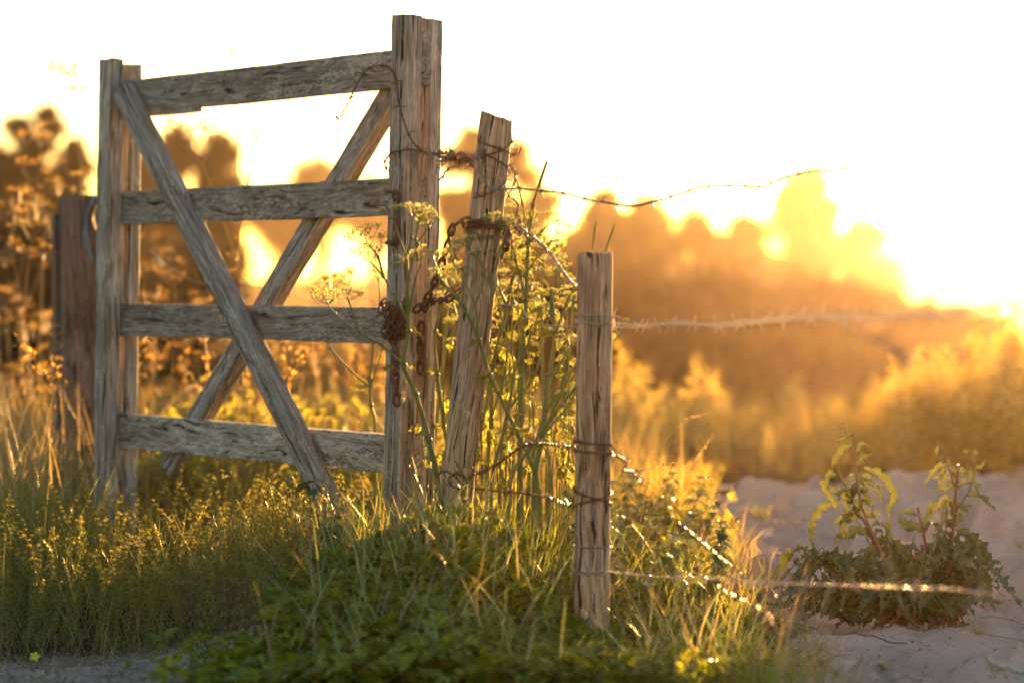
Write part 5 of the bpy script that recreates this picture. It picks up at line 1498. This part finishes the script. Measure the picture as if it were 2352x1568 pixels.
LE = [ # (points in crop units, half-width m)
 ([(1400, 240), (1330, 280), (1290, 350), (1290, 390)], .0055), ([(1320, 400), (1260, 430), (1250, 500), (1290, 560), (1300, 600)], .008), ([(1290, 575), (1220, 600), (1175, 680), (1165, 760), (1190, 830)], .0085),
 ([(1400, 560), (1330, 520), (1260, 480)], .007), ([(1460, 375), (1540, 400), (1600, 460), (1630, 540), (1600, 600), (1612, 675)], .0075), ([(1420, 430), (1480, 420), (1520, 440)], .004),
 ([(1450, 600), (1380, 640), (1340, 720), (1300, 800)], .007), ([(1450, 600), (1500, 640), (1550, 620), (1560, 640)], .006), ([(1440, 640), (1360, 660), (1280, 690)], .008), ([(1500, 740), (1420, 720), (1360, 760), (1300, 740)], .009),
 ([(1405, 180), (1380, 200), (1350, 150)], .003), ([(1405, 200), (1360, 210), (1300, 235)], .003), ([(1412, 300), (1450, 240), (1500, 260)], .003), ([(1418, 350), (1470, 310), (1520, 300)], .003),
 ([(1966, 480), (1900, 490), (1855, 495)], .006), ([(1960, 460), (1900, 430), (1845, 435)], .006), ([(1925, 350), (1870, 370), (1830, 420), (1800, 470)], .005), ([(2030, 530), (2100, 530), (2160, 580), (2195, 615)], .006),
 ([(2070, 380), (2110, 370), (2135, 330)], .004), ([(2045, 280), (2020, 290), (2015, 270)], .003), ([(2060, 300), (2080, 290), (2075, 270)], .003), ([(1880, 250), (1860, 300), (1850, 290)], .003), ([(1975, 560), (2020, 600), (2060, 580)], .007),
 ([(1960, 540), (1900, 560), (1850, 600), (1810, 640)], .007), ([(1970, 720), (2040, 745), (2110, 800), (2160, 880), (2228, 908)], .009), ([(1975, 740), (2060, 760), (2130, 860), (2130, 930), (2090, 1000)], .008),
 ([(1960, 700), (1990, 650), (2000, 620)], .007), ([(1760, 640), (1700, 620), (1650, 625)], .006), ([(1800, 740), (1760, 700), (1700, 700), (1650, 640)], .010), ([(1800, 700), (1820, 640), (1830, 560)], .006),
 ([(1590, 760), (1600, 710), (1620, 680)], .005), ([(1950, 820), (1990, 860), (2000, 920)], .009), ([(1940, 860), (1960, 900), (2040, 960), (2110, 990)], .010),
 # big basal leaves
 ([(1640, 1130), (1540, 1010), (1420, 970), (1300, 980), (1200, 1040), (1130, 1100)], .017), ([(1640, 1130), (1500, 960), (1360, 900), (1240, 900), (1170, 960)], .018), ([(1640, 1100), (1480, 880), (1350, 840), (1250, 870), (1200, 920)], .018),
 ([(1640, 1130), (1480, 1080), (1300, 1110), (1180, 1180), (1110, 1240)], .016), ([(1300, 1010), (1180, 1010), (1090, 1060), (1060, 1130)], .013), ([(1660, 1130), (1600, 930), (1540, 800), (1480, 740)], .017), ([(1660, 1130), (1640, 900), (1600, 780), (1560, 720)], .016),
 ([(1700, 1150), (1700, 950), (1660, 820), (1620, 770)], .017), ([(1760, 1150), (1740, 960), (1720, 820), (1740, 760)], .018), ([(1820, 1150), (1800, 960), (1860, 820), (1880, 740)], .016), ([(1860, 1150), (1900, 960), (1880, 860), (1900, 760)], .015),
 ([(1880, 1150), (1970, 1000), (2050, 960), (2110, 1000), (2140, 1080)], .016), ([(1880, 1160), (1990, 1040), (2080, 1060), (2130, 1150), (2110, 1260)], .015), ([(1900, 1160), (2000, 1080), (2100, 1050), (2150, 1040)], .014),
 ([(1660, 1130), (1520, 1060), (1400, 1040), (1300, 1060), (1220, 1110)], .015), ([(1700, 1160), (1560, 1130), (1400, 1150), (1320, 1210)], .014), ([(1640, 1100), (1440, 1000), (1300, 940), (1200, 960), (1150, 1010)], .016),
 ([(1740, 1150), (1690, 1000), (1600, 880), (1500, 830), (1420, 850)], .017), ([(1740, 1150), (1780, 1020), (1830, 940), (1900, 900), (1980, 920)], .015), ([(1720, 1150), (1660, 1040), (1560, 920), (1440, 880), (1380, 930)], .016),
 ([(1780, 1150), (1760, 900), (1680, 740), (1640, 700)], .013), ([(1840, 1150), (1860, 1000), (1950, 880), (2000, 830)], .013), ([(1700, 1120), (1640, 960), (1520, 900), (1400, 960)], .016), ([(1800, 1120), (1760, 1000), (1660, 900), (1560, 880)], .016),
]
for q, (pts, w) in enumerate(LE):
    if q > 33 and q % 2: continue
    if q > 33: w *= .75
    dY = random.Random(q).uniform(-.09, .09) if q > 32 else random.Random(q).uniform(-.02, .02)
    dleaf([C3(x, y, dY * (i / (len(pts)-1))) for i, (x, y) in enumerate(pts)], w, q)
# the basal rosette: crinkled leaves arching out in every direction
rd = random.Random(77)
base_c = Vector((dk.location.x, dk.location.y, dk.location.z))
for q in range(70):
    a = rd.uniform(0, 2*pi); L = rd.uniform(.09, .29); hh = rd.uniform(.03, .19); bx = rd.uniform(-.13, .12)
    o0 = base_c + Vector((bx, rd.uniform(-.04, .04), -.005)); dr = Vector((cos(a), sin(a)*.8, 0))
    tipz = gz(o0.x + dr.x*L, o0.y + dr.y*L) + rd.uniform(.0, .06)
    P4 = [o0, o0 + dr*L*.3 + Vector((0, 0, hh*.75)), o0 + dr*L*.62 + Vector((0, 0, hh)), Vector((o0.x + dr.x*L, o0.y + dr.y*L, max(tipz, base_c.z + hh*.35)))]
    dleaf(P4, rd.uniform(.010, .019), 200+q, ruffle=.5, up=(rd.uniform(-.5, .5) - dr.x*.3, rd.uniform(-.6, .1), 1))
# dead leaves collapsed round the base
M_deadleaf = leafmat("dead_dock_leaf", [(0.07, 0.03, 0.015), (0.16, 0.07, 0.03)], trans=.3)
M_dock_live = M_dock; M_dock = M_deadleaf
for q in range(18):
    a = rd.uniform(0, 2*pi); L = rd.uniform(.06, .16); o0 = base_c + Vector((rd.uniform(-.14, .14), rd.uniform(-.08, .0), .004)); dr = Vector((cos(a), sin(a)*.8, 0)); e_ = o0 + dr*L
    dleaf([o0, o0 + dr*L*.5 + Vector((0, 0, rd.uniform(.01, .035))), Vector((e_.x, e_.y, gz(e_.x, e_.y) + .004))], rd.uniform(.006, .012), 700+q, ruffle=.6, up=(rd.uniform(-.4, .4), -.3, 1))
M_dock = M_dock_live
# smaller leaves all the way up the stems
for q in range(46):
    (a0, b0_) = rd.choice((((1690, 1150), (1400, 560)), ((1680, 1150), (1455, 600)), ((1915, 1100), (1965, 600)), ((1835, 1120), (1790, 720)), ((1400, 560), (1330, 400)), ((1965, 700), (1980, 420))))
    tt = rd.random()
    o0 = C3(a0[0] + (b0_[0]-a0[0])*tt, a0[1] + (b0_[1]-a0[1])*tt)
    a = rd.uniform(0, 2*pi); L = rd.uniform(.045, .10) * (1.1 - .35*tt); dr = Vector((cos(a), sin(a)*.7, 0))
    P4 = [o0, o0 + dr*L*.35 + Vector((0, 0, L*.30)), o0 + dr*L*.75 + Vector((0, 0, L*.22)), o0 + dr*L + Vector((0, 0, -L*.25))]
    dleaf(P4, rd.uniform(.005, .0095), 400+q, ruffle=.6, up=(rd.uniform(-.5, .5), rd.uniform(-.8, .1), 1))
# small curled leaf flakes and flower tufts along the stems
g = Geo(); C = []
for (a, b) in (((1405, 180), (1418, 400)), ((1320, 390), (1400, 560)), ((2045, 280), (2070, 420)), ((1880, 250), (1966, 480)), ((1987, 355), (1972, 500)), ((1455, 600), (1418, 400)), ((1350, 150), (1400, 250)), ((1450, 240), (1430, 380))):
    for k in range(26):
        t = rs.random(); p_ = C3(a[0]+(b[0]-a[0])*t, a[1]+(b[1]-a[1])*t, -.01); C.append((p_.x+rs.gauss(0, .007), p_.y+rs.gauss(0, .007), p_.z+rs.gauss(0, .005)))
inst(g, LV, LF, rand_rot(len(C)), np.array(C), rng.uniform(.006, .015, len(C)))
o = g.build("flower_tufts", M_dock, dk); local_to(dk, o)

# ------------------------------------------------------------------ litter, roots, twigs on the sand
g = Geo()
def litter(n, x0, x1, y0, y1, l0, l1, keep=None):
    P = scatter(n, x0, x1, y0, y1, keep); P[:, 2] += .002
    m = len(P)
    blades(g, P, rng.uniform(0, 6.28, m), rng.uniform(l0, l1, m), rng.uniform(.0012, .003, m), rng.uniform(1.2, 1.62, m), rng.uniform(-.3, .3, m), seg=3, mat=0)
litter(1900, -1.25, -.35, 4.5, 5.3, .02, .10)
litter(900, .5, 1.9, 4.4, 5.6, .01, .05)
litter(350, .4, .9, 4.5, 6.0, .02, .09)
P = scatter(2200, .5, 1.9, 4.4, 6.0, lambda x, y: vnoise(x, y, 5, 21) > rng.uniform(.25, .8, len(x))); inst(g, QV, QF, rand_rot(len(P)), P + np.array([0, 0, .002]), rng.uniform(.004, .012, len(P)))
P = scatter(2600, -1.2, -.35, 4.5, 5.3); inst(g, QV, QF, rand_rot(len(P)), P + np.array([0, 0, .002]), rng.uniform(.004, .014, len(P)))
P = scatter(160, .55, 2.4, 6.0, 9.2); inst(g, QV, QF, rand_rot(len(P)), P + np.array([0, 0, .003]), rng.uniform(.006, .02, len(P)))
for k in range(46):      # runners and dead twigs half buried in the sand
    x, y = rs.uniform(.5, 1.9), rs.uniform(4.55, 5.9); a = rs.uniform(0, 6.28); L = rs.uniform(.05, .20)
    Q = [(x + cos(a + .5*sin(t*4+k))*L*t, y + sin(a)*L*t) for t in np.linspace(0, 1, 7)]
    add_tube(g, [(q_[0], q_[1], gz(q_[0], q_[1]) + .001 + .006*abs(sin(i_*1.3 + k))) for i_, q_ in enumerate(Q)], rs.uniform(.0007, .0016), 4)
o = g.build("plant_litter", M_litter); tag(o, "scattered dead stalk bits and crumbs lying on the sand", "litter", kind="stuff")
def root(label, pts, r0, r1):
    g = Geo(); P = catmull(pts, .006)
    P = [Vector((p.x, p.y, max(p.z, gz(p.x, p.y) + r0*.4))) for p in P]
    add_tube(g, P, np.linspace(r0, r1, len(P)), 7)
    o = g.build("bleached_root", M_whitewood); tag(o, label, "root"); return o
def on_ground(px, py, lift=.003):
    # walk along the sight line to the ground
    Y = 3.2
    while Y < 30:
        p_ = at(px, py, Y)
        if p_.z <= gz(p_.x, Y) + lift: return p_
        Y += .01
    return p_
root("pale bleached root lying on the sand at the bottom right corner", [on_ground(2235, 1508), on_ground(2275, 1518), on_ground(2310, 1535), on_ground(2360, 1545)], .0045, .005)
root("pale twisted root on the sandy patch at the bottom left", [on_ground(355, 1550), on_ground(400, 1535), on_ground(470, 1545), on_ground(560, 1520), on_ground(600, 1530)], .0022, .0016)
# small dry brown weed at the bottom left and grass tufts on the sand
def weed_mesh(seed):
    r = np.random.default_rng(seed); g = Geo(); H = .15
    for k in range(9):
        a = r.uniform(0, 6.28); q = [(0, 0, 0), (cos(a)*.02, sin(a)*.02, H*.5), (cos(a)*.05, sin(a)*.05, H*r.uniform(.7, 1))]
        add_tube(g, q, .0008, 4, 0, caps=False)
        n = 14; C = np.array(q[2]) + r.normal(0, .008, (n, 3)); inst(g, QV, QF, rand_rot(n), C, r.uniform(.004, .008, n), 0)
    return g.mesh("weed", M_weed)
wm = [weed_mesh(s) for s in range(2)]
for q, (px, py) in enumerate(((455, 1490), (520, 1500), (560, 1490), (490, 1525), (600, 1520))):
    p_ = on_ground(px, py)
    plant(wm[q % 2], "dry_weed", p_.x, p_.y, ["leftmost", "third from left", "fourth from left", "second from left", "rightmost"][q] + " of the dead brown weeds on the sandy patch at bottom left", "plant", "dead brown weeds at bottom left", sc=rs.uniform(.8, 1.1))
def tuft_mesh(seed, n=26, L=.06):
    g = Geo(); P = rng.normal(0, .006, (n, 3)); P[:, 2] = 0
    blades(g, P, rng.uniform(0, 6.28, n), rng.uniform(.4, 1, n)*L, rng.uniform(.0014, .0024, n), rng.uniform(.3, 1.2, n), rng.uniform(0, .8, n), seg=4)
    return g.mesh("tuft", M_grass)
tm = [tuft_mesh(s) for s in range(3)]
for q, (px, py, lab) in enumerate(((1880, 1490, "small sparse grass tuft on the sand below the dock"), (2340, 1260, "thin grass tuft on the sand at the right edge"), (2030, 1530, "grass tuft at the bottom of the sand ridge"), (1760, 1510, "grass tuft where the grass meets the sand"), (2250, 1455, "withered tuft on the sand right of the dock"))):
    p_ = on_ground(px, py)
    plant(tm[q % 3], "grass_tuft", p_.x, p_.y, lab, "grass tuft", sc=1.0)

# single pale seed-headed grasses that cross the view
def seed_grass(label, pts, r=.0012, head=.25, mat=None):
    loc = at(*pts[0]); t = empty("seed_grass", loc, label, "grass")
    P = catmull(A_(pts), .01)
    g = Geo(); add_tube(g, P, np.linspace(r, r*.5, len(P)), 5); o = g.build("stem", mat or M_straw, t); local_to(t, o)
    k0 = int(len(P)*(1-head)); Q = P[k0:]
    n = 70; idx = rng.integers(0, len(Q), n)
    C = np.array([tuple(Q[i]) for i in idx]) + rng.normal(0, .0015, (n, 3))
    T = (Q[-1]-Q[0]).normalized()
    g = Geo(); yaw = np.full(n, math.atan2(T.y, T.x) - pi/2) + rng.normal(0, .2, n); pit = np.full(n, math.asin(max(-1, min(1, T.z)))) + rng.normal(0, .25, n)
    inst(g, LV, LF, rotmats(yaw, pit, rng.uniform(0, 6, n)), C, rng.uniform(.006, .010, n)); o = g.build("seed_head", mat or M_straw, t); local_to(t, o)
seed_grass("arching seed-headed grass above the bank right of the front post", [(1470, 1200, 5.25), (1500, 1060, 5.25), (1560, 975, 5.25), (1600, 958, 5.25), (1628, 950, 5.25)])
seed_grass("thin straight grass leaning over the bank towards the field", [(1500, 1180, 5.25), (1560, 1100, 5.25), (1610, 1040, 5.25), (1636, 1003, 5.25)], r=.0009, head=.3)
seed_grass("short nodding grass head beside the wire tangle right of the front post", [(1470, 1130, 5.15), (1485, 1085, 5.15), (1510, 1068, 5.15), (1542, 1066, 5.15)])
seed_grass("bluish couch grass ear crossing the dark leaves left of centre", [(790, 1340, 5.2), (640, 1310, 5.17), (540, 1292, 5.15), (470, 1280, 5.14), (452, 1282, 5.14)], r=.0010, head=.7, mat=M_bgrass)
seed_grass("long pale bristly stalk slanting over the bedstraw", [(830, 1360, 5.17), (700, 1352, 5.15), (560, 1338, 5.14), (455, 1312, 5.12)], r=.0016, head=.3)
seed_grass("lower couch grass ear beside the dark leaves", [(620, 1450, 5.15), (560, 1370, 5.15), (480, 1345, 5.14), (400, 1332, 5.12)], r=.0010, head=.5, mat=M_bgrass)
seed_grass("upright couch grass ear before the leafy mound", [(600, 1500, 5.08), (660, 1400, 5.08), (700, 1300, 5.08), (725, 1200, 5.08)], r=.0010, head=.3, mat=M_bgrass)
seed_grass("tall thin grass standing in front of the right stile", [(845, 1290, 5.37), (885, 1180, 5.37), (910, 1020, 5.37), (930, 880, 5.39)], r=.0008, head=.12)
seed_grass("grass with narrow ear between the stile and the leaning post", [(1020, 1250, 5.33), (1010, 1170, 5.33), (985, 1060, 5.33), (968, 1010, 5.33)], r=.0009, head=.3, mat=M_bgrass)
seed_grass("leafy plantain-like spike in front of the leaning post", [(1010, 1420, 5.08), (1008, 1250, 5.08), (1000, 1160, 5.08), (1003, 1110, 5.08)], r=.0014, head=.25, mat=M_bed)
seed_grass("second leafy spike in front of the leaning post's foot", [(1060, 1420, 5.08), (1068, 1280, 5.08), (1062, 1200, 5.08), (1066, 1130, 5.08)], r=.0014, head=.25, mat=M_bed)
seed_grass("pale herb spike on the sand edge left of the dock", [(1620, 1440, 5.17), (1645, 1340, 5.17), (1680, 1250, 5.17), (1694, 1205, 5.17)], r=.0012, head=.6, mat=M_bed)
seed_grass("second pale herb spike on the sand edge", [(1655, 1480, 5.08), (1690, 1420, 5.08), (1705, 1360, 5.08), (1712, 1315, 5.08)], r=.0012, head=.6, mat=M_bed)
seed_grass("blurred pale grass ear low over the bottom centre", [(770, 1520, 4.79), (720, 1420, 4.79), (640, 1400, 4.79)], r=.0012, head=.5)
seed_grass("blurred thick pale stalk at bottom centre", [(980, 1450, 4.72), (930, 1360, 4.72), (880, 1290, 4.72), (865, 1275, 4.72)], r=.0028, head=.2)
